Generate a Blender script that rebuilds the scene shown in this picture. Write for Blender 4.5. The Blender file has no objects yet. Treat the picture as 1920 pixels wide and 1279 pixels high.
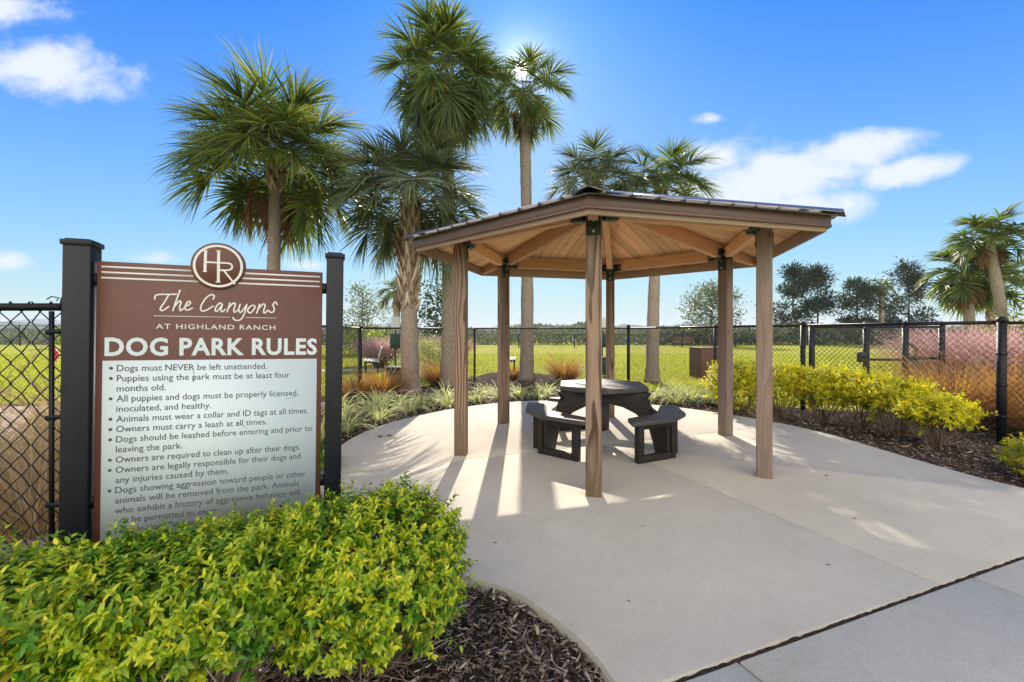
import bpy, math, random
import numpy as np
from mathutils import Vector, Matrix

SC = bpy.context.scene
COL = SC.collection
R = math.radians
rng = np.random.default_rng(7)
random.seed(7)

# ---------------------------------------------------------------- camera
cam_d = bpy.data.cameras.new('camera')
cam_d.sensor_width = 36.0
cam_d.lens = 845.0 / 1920.0 * 36.0
cam_d.shift_y = -19.5 / 1920.0
cam_d.clip_start = 0.05
cam_d.clip_end = 6000
cam = bpy.data.objects.new('camera', cam_d)
COL.objects.link(cam)
cam.location = (0, 0, 1.42)
cam.rotation_euler = (R(90), 0, 0)
SC.camera = cam

# ---------------------------------------------------------------- light
SUN_EL, SUN_AZ = R(30.2), R(1.22)          # azimuth to the right of straight ahead
SUN_DIR = Vector((math.sin(SUN_AZ) * math.cos(SUN_EL), math.cos(SUN_AZ) * math.cos(SUN_EL), math.sin(SUN_EL)))
sd = bpy.data.lights.new('sun', 'SUN')
sd.energy = 5.0
sd.angle = R(0.4)
sd.color = (1.0, 0.90, 0.76)
sun = bpy.data.objects.new('sun', sd)
COL.objects.link(sun)
sun.rotation_euler = (-SUN_DIR).to_track_quat('-Z', 'Y').to_euler()

world = bpy.data.worlds.new('World')
SC.world = world
world.use_nodes = True
try:
    world.cycles.sampling_method = 'MANUAL'
    world.cycles.sample_map_resolution = 1024
except Exception:
    pass
wt = world.node_tree
for n in list(wt.nodes):
    wt.nodes.remove(n)


class NT:
    """small helper to write node trees as expressions"""
    def __init__(self, tree):
        self.t = tree

    def n(self, typ, **kw):
        nd = self.t.nodes.new(typ)
        for k, v in kw.items():
            setattr(nd, k, v)
        return nd

    def set(self, sock, v):
        if v is None:
            return
        if isinstance(v, bpy.types.NodeSocket):
            self.t.links.new(v, sock)
        else:
            if hasattr(sock.default_value, '__len__') and not hasattr(v, '__len__'):
                v = (v,) * len(sock.default_value)
            if hasattr(sock.default_value, '__len__') and len(sock.default_value) == 4 and len(v) == 3:
                v = (*v, 1)
            sock.default_value = v

    def math(self, op, a, b=None, c=None, clamp=False):
        nd = self.n('ShaderNodeMath', operation=op, use_clamp=clamp)
        for i, v in enumerate((a, b, c)):
            self.set(nd.inputs[i], v)
        return nd.outputs[0]

    def vmath(self, op, a, b=None, s=None):
        nd = self.n('ShaderNodeVectorMath', operation=op)
        self.set(nd.inputs[0], a)
        self.set(nd.inputs[1], b)
        if s is not None:
            self.set(nd.inputs['Scale'], s)
        return nd.outputs['Value'] if op in ('DOT_PRODUCT', 'LENGTH', 'DISTANCE') else nd.outputs[0]

    def noise(self, vec=None, scale=5, detail=4, rough=0.5, dist=0.0, col=False, dim='3D'):
        nd = self.n('ShaderNodeTexNoise', noise_dimensions=dim)
        self.set(nd.inputs['Vector'], vec)
        nd.inputs['Scale'].default_value = scale
        nd.inputs['Detail'].default_value = detail
        nd.inputs['Roughness'].default_value = rough
        nd.inputs['Distortion'].default_value = dist
        return nd.outputs[1 if col else 0]

    def ramp(self, fac, stops, interp='LINEAR'):
        nd = self.n('ShaderNodeValToRGB')
        cr = nd.color_ramp
        cr.interpolation = interp
        while len(cr.elements) < len(stops):
            cr.elements.new(0.5)
        for e, (p, c) in zip(cr.elements, stops):
            e.position = p
            if not hasattr(c, '__len__'):
                c = (c, c, c)
            e.color = (*c[:3], 1)
        self.set(nd.inputs[0], fac)
        return nd.outputs[0]

    def mix(self, fac, a, b, blend='MIX', clamp=True):
        nd = self.n('ShaderNodeMix', data_type='RGBA', blend_type=blend)
        nd.clamp_factor = clamp
        self.set(nd.inputs[0], fac)
        self.set(nd.inputs[6], a)
        self.set(nd.inputs[7], b)
        return nd.outputs[2]

    def maprange(self, v, a, b, c=0.0, d=1.0, smooth=False):
        nd = self.n('ShaderNodeMapRange', interpolation_type='SMOOTHSTEP' if smooth else 'LINEAR')
        for i, x in enumerate((v, a, b, c, d)):
            self.set(nd.inputs[i], x)
        return nd.outputs[0]

    def mapping(self, vec, scale=(1, 1, 1), loc=(0, 0, 0), rot=(0, 0, 0)):
        nd = self.n('ShaderNodeMapping')
        self.set(nd.inputs['Vector'], vec)
        nd.inputs['Scale'].default_value = scale
        self.set(nd.inputs['Location'], loc)
        nd.inputs['Rotation'].default_value = rot
        return nd.outputs[0]


w = NT(wt)
SKY_STRENGTH = 0.1
out = w.n('ShaderNodeOutputWorld')
bg = w.n('ShaderNodeBackground')
bg.inputs[1].default_value = SKY_STRENGTH
wt.links.new(bg.outputs[0], out.inputs[0])
tc = w.n('ShaderNodeTexCoord').outputs['Generated']
d = w.vmath('NORMALIZE', tc)
sky = w.n('ShaderNodeTexSky', sky_type='NISHITA')
sky.sun_disc = False
sky.sun_elevation = SUN_EL
sky.sun_rotation = SUN_AZ
sky.altitude = 0
sky.air_density = 1.0
sky.dust_density = 0.25
sky.ozone_density = 2.5
sep = w.n('ShaderNodeSeparateXYZ')
wt.links.new(d, sep.inputs[0])
dx, dy, dz = sep.outputs
# clear, deep blue afternoon sky: the scattering glow is rolled off softly
hs = w.n('ShaderNodeHueSaturation')
hs.inputs['Saturation'].default_value = 1.25
wt.links.new(sky.outputs[0], hs.inputs['Color'])
lum = w.n('ShaderNodeRGBToBW')
wt.links.new(hs.outputs[0], lum.inputs[0])
roll = w.math('DIVIDE', 1.0, w.math('MULTIPLY_ADD', lum.outputs[0], 0.22, 1.0))
blue = w.vmath('SCALE', hs.outputs[0], None, roll)
tint = w.ramp(dz, [(0.0, (0.50, 0.62, 0.66)), (0.24, (0.45, 0.57, 0.66)), (0.58, (0.085, 0.375, 0.68)), (1.0, (0.08, 0.31, 0.60))])
blue = w.vmath('SCALE', w.vmath('MULTIPLY', blue, tint), None, 2.45)
hz = w.math('EXPONENT', w.math('DIVIDE', w.math('MAXIMUM', dz, 0.0), -0.075))
blue = w.mix(w.math('MULTIPLY', hz, 0.92), blue, (3.3, 4.7, 5.7))
# clouds: wisps ahead at their own bearings, unseen bright clouds behind the viewer and overhead added as fill light
inv = w.math('DIVIDE', 1.0, w.math('MAXIMUM', dy, 0.02))
cu = w.math('MULTIPLY', dx, inv)
cv = w.math('MULTIPLY', dz, inv)
cvec = w.n('ShaderNodeCombineXYZ')
wt.links.new(cu, cvec.inputs[0])
wt.links.new(cv, cvec.inputs[1])
cn = w.noise(w.mapping(cvec.outputs[0], (1.0, 1.6, 1), (0, 0, 0), (0, 0, R(-14))), 6.5, 9, 0.6, 0.35)
cn2 = w.noise(cvec.outputs[0], 22.0, 6, 0.6, 0.2)
cnn = w.math('MULTIPLY_ADD', cn2, 0.3, w.math('MULTIPLY', cn, 0.85))
cov = None
for (u, v, a, b, rot, k) in ((0.56, 0.325, 0.34, 0.10, 13, 1.15), (0.74, 0.395, 0.22, 0.06, 12, 1.1), (0.62, 0.27, 0.24, 0.07, 5, 1.0), (0.46, 0.385, 0.12, 0.07, 20, .8),
                             (0.88, 0.35, 0.16, 0.045, 10, 1.0), (0.44, 0.47, 0.05, 0.018, 0, 0.6),
                             (-1.05, 0.585, 0.30, 0.085, -6, 1.0), (-1.16, 0.71, 0.2, 0.06, 4, .9), (-1.12, 0.155, 0.09, 0.035, 0, 0.7),
                             (-.45, 0.145, 0.12, 0.022, 0, 0.5), (-.8, 0.16, 0.09, 0.02, 0, 0.5)):
    c, s = math.cos(R(rot)), math.sin(R(rot))
    du = w.math('SUBTRACT', cu, u)
    dv = w.math('SUBTRACT', cv, v)
    p = w.math('DIVIDE', w.math('ADD', w.math('MULTIPLY', du, c), w.math('MULTIPLY', dv, s)), a)
    q = w.math('DIVIDE', w.math('SUBTRACT', w.math('MULTIPLY', dv, c), w.math('MULTIPLY', du, s)), b)
    e = w.math('SUBTRACT', 1.0, w.math('SQRT', w.math('ADD', w.math('MULTIPLY', p, p), w.math('MULTIPLY', q, q))))
    e = w.math('MULTIPLY', w.math('MAXIMUM', e, -3.0), k)
    cov = e if cov is None else w.math('MAXIMUM', cov, e)
cl = w.maprange(w.math('MULTIPLY_ADD', cov, 0.62, cnn), 0.62, 1.05, 0, 1, True)
cl = w.math('MULTIPLY', cl, w.maprange(dy, 0.02, 0.2, 0, 1))
bn = w.noise(d, 2.2, 8, 0.55, 0.2)
back = w.maprange(w.math('ADD', bn, w.maprange(dy, 0.25, -0.7, -0.5, 0.28)), 0.44, 0.60, 0, 1, True)
back = w.math('MULTIPLY', back, w.maprange(dz, 0.0, 0.38, 0.1, 1))
c1 = w.mix(w.math('MULTIPLY', cl, 0.92), blue, (5.2, 5.45, 5.8))
c2 = w.mix(back, c1, (16.6, 15.6, 14.2))
# the sun's own disc and the small glare round it
sdot = w.vmath('DOT_PRODUCT', d, tuple(SUN_DIR))
ang = w.math('ARCCOSINE', w.math('MINIMUM', sdot, 1.0))
disc = w.math('MULTIPLY', w.maprange(ang, R(0.5), R(0.8), 1, 0, True), 110.0)
glow = w.math('MULTIPLY', w.math('EXPONENT', w.math('DIVIDE', ang, -R(1.5))), 9.0)
glow = w.math('ADD', glow, w.math('MULTIPLY', w.math('EXPONENT', w.math('DIVIDE', ang, -R(9.0))), 0.9))
sunc = w.vmath('SCALE', (1.0, 0.95, 0.85), None, w.math('ADD', disc, glow))
tot = w.vmath('ADD', c2, sunc)
wt.links.new(tot, bg.inputs[0])

SC.view_settings.view_transform = 'Standard'
SC.view_settings.look = 'None'
SC.view_settings.gamma = 1
SC.view_settings.exposure = 0.82
SC.cycles.max_bounces = 8
SC.cycles.transparent_max_bounces = 8
SC.cycles.sample_clamp_indirect = 6.0
SC.cycles.caustics_reflective = False
SC.cycles.caustics_refractive = False
try:
    SC.cycles.use_denoising = True
except Exception:
    pass

# ---------------------------------------------------------------- mesh helpers
class MB:
    """collects vertices and faces; build() links them as ONE mesh object"""
    def __init__(self):
        self.V = []
        self.F = []          # list of (array of faces (m,k), material index)
        self.T = []          # tone per vertex (a natural variation value)
        self.n = 0

    def add(self, V, F, mi=0, tone=0.5):
        V = np.asarray(V, float).reshape(-1, 3)
        if isinstance(F, np.ndarray):
            self.F.append((F + self.n, mi))
        else:
            by = {}
            for f in F:
                by.setdefault(len(f), []).append(f)
            for k, fs in by.items():
                self.F.append((np.array(fs, int) + self.n, mi))
        self.V.append(V)
        self.T.append(np.broadcast_to(np.asarray(tone, float), (len(V),)).copy())
        self.n += len(V)
        return self

    def box(self, c, s, rot=0.0, mi=0, M=None):
        x, y, z = np.array(s) / 2.0
        V = np.array([(-x, -y, -z), (x, -y, -z), (x, y, -z), (-x, y, -z), (-x, -y, z), (x, -y, z), (x, y, z), (-x, y, z)])
        if M is not None:
            V = V @ np.array(M).T
        elif rot:
            V = V @ rz(rot).T
        return self.add(V + np.array(c), [(0, 3, 2, 1), (4, 5, 6, 7), (0, 1, 5, 4), (1, 2, 6, 5), (2, 3, 7, 6), (3, 0, 4, 7)], mi)

    def beam(self, a, b, wd, h, mi=0, up=(0, 0, 1)):
        """a bar of width wd and height h along a-b; a and b are the middle of its section"""
        a, b = Vector(a), Vector(b)
        t = (b - a).normalized()
        s = t.cross(Vector(up)).normalized()
        u = s.cross(t)
        V = []
        for p in (a, b):
            for i, j in ((-1, -1), (1, -1), (1, 1), (-1, 1)):
                V.append(p + s * (i * wd / 2) + u * (j * h / 2))
        return self.add([tuple(v) for v in V], [(3, 2, 1, 0), (4, 5, 6, 7), (0, 1, 5, 4), (1, 2, 6, 5), (2, 3, 7, 6), (3, 0, 4, 7)], mi)

    def tube(self, P, r, n=8, mi=0, cap=True, tone=0.5):
        P = np.asarray(P, float)
        m = len(P)
        r = np.broadcast_to(np.asarray(r, float), (m,))
        T = np.gradient(P, axis=0)
        T /= np.linalg.norm(T, axis=1)[:, None] + 1e-12
        ref = np.eye(3)[int(np.argmin(np.abs(T).max(axis=0)))]
        V = []
        for i in range(m):
            a = np.cross(T[i], ref)
            a /= np.linalg.norm(a) + 1e-12
            b = np.cross(T[i], a)
            th = np.arange(n) / n * 2 * np.pi
            V.append(P[i] + r[i] * (np.cos(th)[:, None] * a + np.sin(th)[:, None] * b))
        V = np.concatenate(V)
        F = []
        for i in range(m - 1):
            for k in range(n):
                k2 = (k + 1) % n
                F.append((i * n + k, i * n + k2, (i + 1) * n + k2, (i + 1) * n + k))
        if cap:
            F.append(tuple(range(n - 1, -1, -1)))
            F.append(tuple((m - 1) * n + k for k in range(n)))
        return self.add(V, F, mi, tone)

    def prism(self, poly, o, u, v, nrm, t0, t1, mi=0):
        """polygon (2-D, counter-clockwise) in the plane o + u*x + v*y, thickened along nrm from t0 to t1"""
        poly = np.asarray(poly, float)
        o, u, v, nrm = (np.asarray(q, float) for q in (o, u, v, nrm))
        B = o + poly[:, :1] * u + poly[:, 1:] * v
        n = len(poly)
        V = np.concatenate([B + nrm * t0, B + nrm * t1])
        F = [tuple(range(n - 1, -1, -1)), tuple(range(n, 2 * n))]
        F += [(i, (i + 1) % n, n + (i + 1) % n, n + i) for i in range(n)]
        return self.add(V, F, mi)

    def build(self, name, mats, parent=None, smooth=False, bevel=0.0, seg=2, loc=(0, 0, 0)):
        V = np.concatenate(self.V) if self.V else np.zeros((0, 3))
        me = bpy.data.meshes.new(name)
        me.vertices.add(len(V))
        me.vertices.foreach_set('co', V.astype(np.float32).ravel())
        idx = np.concatenate([f.ravel() for f, _ in self.F]).astype(np.int32)
        tot = np.concatenate([np.full(len(f), f.shape[1]) for f, _ in self.F]).astype(np.int32)
        st = np.concatenate([[0], np.cumsum(tot)[:-1]]).astype(np.int32)
        mi = np.concatenate([np.full(len(f), m) for f, m in self.F]).astype(np.int32)
        me.loops.add(len(idx))
        me.loops.foreach_set('vertex_index', idx)
        me.polygons.add(len(tot))
        me.polygons.foreach_set('loop_start', st)
        me.polygons.foreach_set('material_index', mi)
        if smooth:
            me.polygons.foreach_set('use_smooth', np.ones(len(tot), bool))
        me.update(calc_edges=True)
        at = me.attributes.new('tone', 'FLOAT', 'POINT')
        at.data.foreach_set('value', np.concatenate(self.T).astype(np.float32))
        me.validate()
        for m in (mats if isinstance(mats, (list, tuple)) else [mats]):
            me.materials.append(m)
        o = bpy.data.objects.new(name, me)
        COL.objects.link(o)
        if parent is not None:
            o.parent = parent
        o.location = loc
        if bevel:
            b = o.modifiers.new('edge', 'BEVEL')
            b.width = bevel
            b.segments = seg
            b.limit_method = 'ANGLE'
            b.angle_limit = R(40)
        return o


def rz(a):
    c, s = math.cos(a), math.sin(a)
    return np.array([(c, -s, 0), (s, c, 0), (0, 0, 1)])


def rnd(a, b):
    return float(rng.uniform(a, b))


def thing(name, label, cat, loc=(0, 0, 0), rotz=0.0, group=None):
    o = bpy.data.objects.new(name, None)
    COL.objects.link(o)
    o.empty_display_size = 0.1
    o.location = loc
    o.rotation_euler = (0, 0, rotz)
    return tag(o, label, cat, group)


def tag(o, label=None, cat=None, group=None, kind=None):
    if label:
        o['label'] = label
    if cat:
        o['category'] = cat
    if group:
        o['group'] = group
    if kind:
        o['kind'] = kind
    return o


def kids(o):
    return list(o.children)


def dup(root, loc, rotz=0.0, label=None, scale=None):
    r = root.copy()
    COL.objects.link(r)
    r.location = loc
    r.rotation_euler = (0, 0, rotz)
    if scale is not None:
        r.scale = scale if hasattr(scale, '__len__') else (scale,) * 3
    if label:
        r['label'] = label
    for ch in kids(root):
        c = ch.copy()
        COL.objects.link(c)
        c.parent = r
        for g in kids(ch):
            k = g.copy()
            COL.objects.link(k)
            k.parent = c
    return r


# ---------------------------------------------------------------- materials
def mat(name):
    m = bpy.data.materials.new(name)
    m.use_nodes = True
    t = m.node_tree
    for n in list(t.nodes):
        t.nodes.remove(n)
    q = NT(t)
    o = q.n('ShaderNodeOutputMaterial')
    return m, q, o


def principled(q, o, color, rough=0.6, spec=0.5, metal=0.0, bump=None, bstr=0.3, bdist=0.01, trans=None, tcol=None):
    p = q.n('ShaderNodeBsdfPrincipled')
    q.set(p.inputs['Base Color'], color)
    q.set(p.inputs['Roughness'], rough)
    q.set(p.inputs['Metallic'], metal)
    p.inputs['Specular IOR Level'].default_value = spec
    if bump is not None:
        b = q.n('ShaderNodeBump')
        b.inputs['Strength'].default_value = bstr
        b.inputs['Distance'].default_value = bdist
        q.set(b.inputs['Height'], bump)
        q.t.links.new(b.outputs[0], p.inputs['Normal'])
    res = p.outputs[0]
    if trans:
        tr = q.n('ShaderNodeBsdfTranslucent')
        q.set(tr.inputs['Color'], tcol if tcol is not None else color)
        mx = q.n('ShaderNodeMixShader')
        mx.inputs[0].default_value = trans
        q.t.links.new(res, mx.inputs[1])
        q.t.links.new(tr.outputs[0], mx.inputs[2])
        res = mx.outputs[0]
    q.t.links.new(res, o.inputs[0])
    return p


def obj_co(q):
    return q.n('ShaderNodeTexCoord').outputs['Object']


def geo(q, k):
    return q.n('ShaderNodeNewGeometry').outputs[k]


def plain(name, c, rough=0.6, spec=0.5, metal=0.0, var=0.12, scale=30, bump=0.0, wear=None):
    """painted or moulded surface with faint mottling and, if asked, dusty wear"""
    m, q, o = mat(name)
    co = obj_co(q)
    n = q.noise(co, scale, 5, 0.6)
    c = np.array(c)
    col = q.ramp(n, [(0.25, c * (1 - var)), (0.75, c * (1 + var))])
    if wear:
        col = q.mix(q.maprange(q.noise(co, 7, 6, 0.65), 0.52, 0.72, 0, wear[1]), col, wear[0])
    principled(q, o, col, q.math('MULTIPLY_ADD', n, 0.2, rough - 0.1), spec, metal, n if bump else None, bump, 0.004)
    return m


def leaf_mat(name, stops, trans=0.45, tboost=1.5, rough=0.45, spec=0.35, tone_mix=0.0, stops2=None):
    """leaves that differ one from the next; light shines through them"""
    m, q, o = mat(name)
    r = geo(q, 'Random Per Island')
    col = q.ramp(r, stops)
    if stops2 is not None:
        at = q.n('ShaderNodeAttribute', attribute_name='tone')
        col = q.mix(at.outputs['Fac'], col, q.ramp(r, stops2))
    n = q.noise(obj_co(q), 40, 2)
    col = q.mix(0.25, col, q.ramp(n, [(0.3, 0.6), (0.7, 1.3)]), 'MULTIPLY')
    tcol = q.vmath('MULTIPLY', col, (tboost * 1.05, tboost, tboost * 0.55))
    principled(q, o, col, rough, spec, trans=trans, tcol=tcol)
    return m


def wood(name, light, dark, ring=26, grey=(0.2, 0.18, 0.16), greyamt=0.3, along='Z', vary=True, contrast=1.0, low=None):
    """sawn softwood: cathedral grain from growth rings, fine fibres, knots, weathering"""
    m, q, o = mat(name)
    co = obj_co(q)
    oi = q.n('ShaderNodeObjectInfo')
    isl = geo(q, 'Random Per Island')
    seed = q.math('ADD', q.math('MULTIPLY', oi.outputs['Random'], 17.0), q.math('MULTIPLY', isl, 11.0)) if vary else 0.0
    cs = q.n('ShaderNodeCombineXYZ')
    q.set(cs.inputs[0], q.math('MULTIPLY', q.math('SINE', q.math('MULTIPLY', seed, 3.1)), 0.09))
    q.set(cs.inputs[1], q.math('MULTIPLY_ADD', q.math('COSINE', q.math('MULTIPLY', seed, 5.3)), 0.06, 0.05))
    q.set(cs.inputs[2], seed)
    if along == 'X':
        sp = q.n('ShaderNodeSeparateXYZ')
        q.set(sp.inputs[0], co)
        cb = q.n('ShaderNodeCombineXYZ')
        q.set(cb.inputs[0], sp.outputs[1]); q.set(cb.inputs[1], sp.outputs[2]); q.set(cb.inputs[2], sp.outputs[0])
        co = cb.outputs[0]
    elif along == 'Y':
        sp = q.n('ShaderNodeSeparateXYZ')
        q.set(sp.inputs[0], co)
        cb = q.n('ShaderNodeCombineXYZ')
        q.set(cb.inputs[0], sp.outputs[2]); q.set(cb.inputs[1], sp.outputs[0]); q.set(cb.inputs[2], sp.outputs[1])
        co = cb.outputs[0]
    p = q.vmath('ADD', co, cs.outputs[0])
    lowf = q.noise(q.mapping(p, (5, 5, 0.9)), 1.0, 2, 0.5, col=True)
    disp = q.vmath('SCALE', q.vmath('SUBTRACT', lowf, (0.5, 0.5, 0.5)), None, 0.07)
    p2 = q.vmath('ADD', p, disp)
    sp = q.n('ShaderNodeSeparateXYZ')
    q.set(sp.inputs[0], p2)
    rr = q.math('SQRT', q.math('ADD', q.math('POWER', sp.outputs[0], 2), q.math('POWER', sp.outputs[1], 2)))
    ph = q.math('FRACT', q.math('MULTIPLY', rr, ring * 3.0))
    band = q.ramp(ph, [(0.0, 0.05), (0.45, 0.2), (0.8, 0.95), (0.9, 1.0), (0.97, 0.1)])
    fib = q.noise(q.mapping(p, (150, 150, 3.0)), 1.0, 5, 0.65)
    fac = q.math('ADD', q.math('MULTIPLY', band, 0.55 * contrast), q.math('MULTIPLY', fib, 0.55))
    col = q.ramp(fac, [(0.18, light), (0.85, dark)])
    vor = q.n('ShaderNodeTexVoronoi')
    q.set(vor.inputs['Vector'], q.mapping(p, (7, 7, 2.4)))
    vor.inputs['Scale'].default_value = 1.0
    kn = q.maprange(vor.outputs['Distance'], 0.05, 0.13, 1, 0, True)
    col = q.mix(q.math('MULTIPLY', kn, 0.8), col, np.array(dark) * 0.4)
    ck = q.noise(q.mapping(p, (38, 38, 0.9)), 1.0, 3, 0.55)
    col = q.mix(q.maprange(ck, 0.66, 0.72, 0, 0.75 if low else 0.3), col, np.array(dark) * 0.35)
    g = q.noise(q.mapping(p, (6, 6, 1.2)), 1.0, 4, 0.6)
    col = q.mix(q.maprange(g, 0.35, 0.75, 0, greyamt), col, q.ramp(fib, [(0.2, np.array(grey) * 1.25), (0.8, np.array(grey) * 0.7)]))
    tn = q.ramp(q.math('FRACT', q.math('MULTIPLY', q.math('ADD', isl, oi.outputs['Random']), 7.7)), [(0, 0.78), (1, 1.18)])
    col = q.mix(1.0, col, tn, 'MULTIPLY')
    if low:   # splash staining at the foot of a post
        sz = q.n('ShaderNodeSeparateXYZ')
        q.set(sz.inputs[0], obj_co(q))
        lv = q.math('ADD', sz.outputs[2], q.math('MULTIPLY', q.noise(q.mapping(p, (30, 30, 2)), 1.0, 3), 0.5))
        col = q.mix(q.maprange(lv, 0.25, 0.95, low[1], 0, True), col, q.ramp(fib, [(0.25, np.array(low[0]) * 1.3), (0.75, np.array(low[0]) * 0.55)]))
    principled(q, o, col, 0.75, 0.25, bump=q.math('SUBTRACT', fac, q.maprange(ck, 0.64, 0.72, 0, 1.2)), bstr=0.4, bdist=0.006)
    return m


M = {}
M['post'] = wood('post_wood', (0.42, 0.28, 0.19), (0.075, 0.042, 0.026), 19, (0.25, 0.195, 0.16), 0.5, low=((0.17, 0.125, 0.07), 0.75), contrast=1.15)
M['postgrey'] = wood('post_grey_wood', (0.29, 0.205, 0.155), (0.15, 0.10, 0.072), 20, (0.21, 0.165, 0.14), 0.6, low=((0.22, 0.18, 0.14), 0.6), contrast=0.6)
M['beam'] = wood('beam_wood', (0.76, 0.45, 0.26), (0.58, 0.30, 0.16), 22, (0.45, 0.27, 0.17), 0.3, along='X', contrast=0.6)
M['deck'] = wood('ceiling_boards', (0.88, 0.56, 0.32), (0.76, 0.43, 0.22), 26, (0.62, 0.34, 0.17), 0.3, along='X', contrast=0.6)
M['fascia'] = plain('brown_coated_metal', (0.135, 0.075, 0.058), 0.45, 0.5, 0.0, 0.1, 8)
M['strip'] = wood('fascia_wood', (0.45, 0.32, 0.25), (0.34, 0.23, 0.17), 25, (0.38, 0.3, 0.25), 0.3, along='X', contrast=0.6)
M['roofmetal'] = plain('roof_sheet', (0.24, 0.21, 0.21), 0.28, 0.5, 0.85, 0.1, 5)
M['darksteel'] = plain('dark_steel', (0.018, 0.024, 0.022), 0.4, 0.5, 0.2, 0.2, 20)
M['galv'] = plain('zinc', (0.5, 0.5, 0.48), 0.35, 0.5, 0.8, 0.15, 60)
M['black'] = plain('black_coating', (0.006, 0.006, 0.008), 0.5, 0.3, 0.0, 0.2, 12, wear=((0.03, 0.028, 0.026), 0.25))
M['signpost'] = plain('black_aluminium', (0.008, 0.009, 0.013), 0.42, 0.35, 0.0, 0.15, 6, wear=((0.028, 0.028, 0.032), 0.25))
M['plastic'] = plain('recycled_plastic', (0.075, 0.07, 0.068), 0.6, 0.3, 0, 0.2, 40, 0.3, wear=((0.16, 0.145, 0.13), 0.4))
M['plasticdark'] = plain('dark_recycled_plastic', (0.024, 0.018, 0.014), 0.6, 0.3, 0, 0.25, 40, 0.3, wear=((0.07, 0.05, 0.04), 0.25))
M['plastictop'] = plain('grey_recycled_plastic', (0.072, 0.066, 0.065), 0.6, 0.25, 0, 0.18, 40, 0.3, wear=((0.16, 0.145, 0.135), 0.5))
M['white'] = plain('white_paint', (0.72, 0.73, 0.73), 0.4, 0.4, 0, 0.05, 20)
M['green'] = plain('green_powder_coat', (0.006, 0.05, 0.035), 0.4, 0.5, 0, 0.2, 12)
M['red'] = plain('red_paint', (0.55, 0.03, 0.025), 0.4, 0.5, 0, 0.15, 12)
M['brownslat'] = plain('brown_slats', (0.13, 0.06, 0.038), 0.55, 0.4, 0, 0.2, 10)
M['aggregate'] = plain('exposed_aggregate', (0.26, 0.22, 0.18), 0.85, 0.2, 0, 0.5, 60, 0.5)


def concrete(name, base, stain):
    m, q, o = mat(name)
    co = obj_co(q)
    a = q.noise(co, 0.9, 6, 0.6)
    b = q.noise(co, 9, 6, 0.7)
    c = q.noise(co, 130, 3, 0.6)
    base = np.array(base)
    col = q.ramp(a, [(0.3, base * 0.9), (0.7, base * 1.07)])
    col = q.mix(q.maprange(b, 0.45, 0.8, 0, 0.35), col, stain)
    col = q.mix(0.55, col, q.ramp(c, [(0.3, 0.66), (0.7, 1.2)]), 'MULTIPLY')
    st = q.noise(q.mapping(co, (1, 1, 1), (3.1, 7.7, 0)), 1.7, 5, 0.7, 0.6)
    col = q.mix(q.maprange(st, 0.55, 0.75, 0, 0.26), col, np.array(stain) * 0.72)
    sp = q.n('ShaderNodeTexVoronoi')
    q.set(sp.inputs['Vector'], co)
    sp.inputs['Scale'].default_value = 3.3
    spot = q.maprange(sp.outputs['Distance'], 0.010, 0.030, 1, 0)
    col = q.mix(q.math('MULTIPLY', spot, 0.6), col, (0.12, 0.1, 0.085))
    sc = q.noise(q.mapping(co, (2.2, 14, 1), (0, 0, 0), (0, 0, R(21.5))), 2.0, 4, 0.6)
    col = q.mix(q.maprange(sc, 0.55, 0.75, 0, 0.10), col, base * 1.15)
    principled(q, o, col, 0.85, 0.25, bump=q.math('ADD', c, q.math('MULTIPLY', sc, 0.4)), bstr=0.22, bdist=0.004)
    return m


M['slab'] = concrete('pad_concrete', (0.525, 0.484, 0.395), (0.375, 0.335, 0.27))
M['walk'] = concrete('sidewalk_concrete', (0.575, 0.545, 0.44), (0.38, 0.355, 0.285))


def ground_mat(name, stops, scale, bump, bdist=0.03, fine=None):
    m, q, o = mat(name)
    co = obj_co(q)
    a = q.noise(co, scale, 8, 0.7)
    b = q.noise(co, scale * 0.06, 4, 0.6)
    col = q.ramp(a, stops)
    if fine:
        col = q.mix(q.maprange(b, 0.35, 0.7, 0, fine[1]), col, fine[0])
        if len(fine) > 2:
            b2 = q.noise(q.mapping(co, (0.5, 1.3, 1), (7, 3, 0)), 0.35, 5, 0.65)
            col = q.mix(q.maprange(b2, 0.47, 0.68, 0, 0.7), col, fine[2])
    principled(q, o, col, 0.95, 0.02, bump=a, bstr=bump, bdist=bdist)
    return m


M['mulchbase'] = ground_mat('mulch_soil', [(0.3, (0.03, 0.021, 0.016)), (0.7, (0.10, 0.072, 0.054))], 45, 0.9, 0.03)
M['sandbase'] = ground_mat('pale_mulch', [(0.3, (0.26, 0.205, 0.17)), (0.7, (0.64, 0.55, 0.48))], 30, 0.8, 0.03)
M['lawnbase'] = ground_mat('turf', [(0.25, (0.15, 0.195, 0.016)), (0.5, (0.27, 0.305, 0.030)), (0.75, (0.37, 0.385, 0.055))], 9.0, 0.7, 0.05,
                           fine=((0.42, 0.38, 0.075), 0.55, (0.33, 0.27, 0.09)))
m, q, o = mat('mulch_chip')
r = geo(q, 'Random Per Island')
col = q.ramp(r, [(0.0, (0.028, 0.020, 0.016)), (0.3, (0.09, 0.066, 0.051)), (0.6, (0.19, 0.143, 0.11)), (0.86, (0.34, 0.27, 0.21)), (1.0, (0.62, 0.53, 0.43))])
fb = q.noise(obj_co(q), 90, 4, 0.7)
principled(q, o, q.mix(0.5, col, q.ramp(fb, [(0.3, 0.5), (0.7, 1.4)]), 'MULTIPLY'), 0.8, 0.25, bump=fb, bstr=0.5)
M['chip'] = m
m, q, o = mat('grass_blade')
r = geo(q, 'Random Per Island')
col = q.ramp(r, [(0, (0.16, 0.21, 0.015)), (0.5, (0.28, 0.31, 0.03)), (1, (0.42, 0.40, 0.06))])
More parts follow.
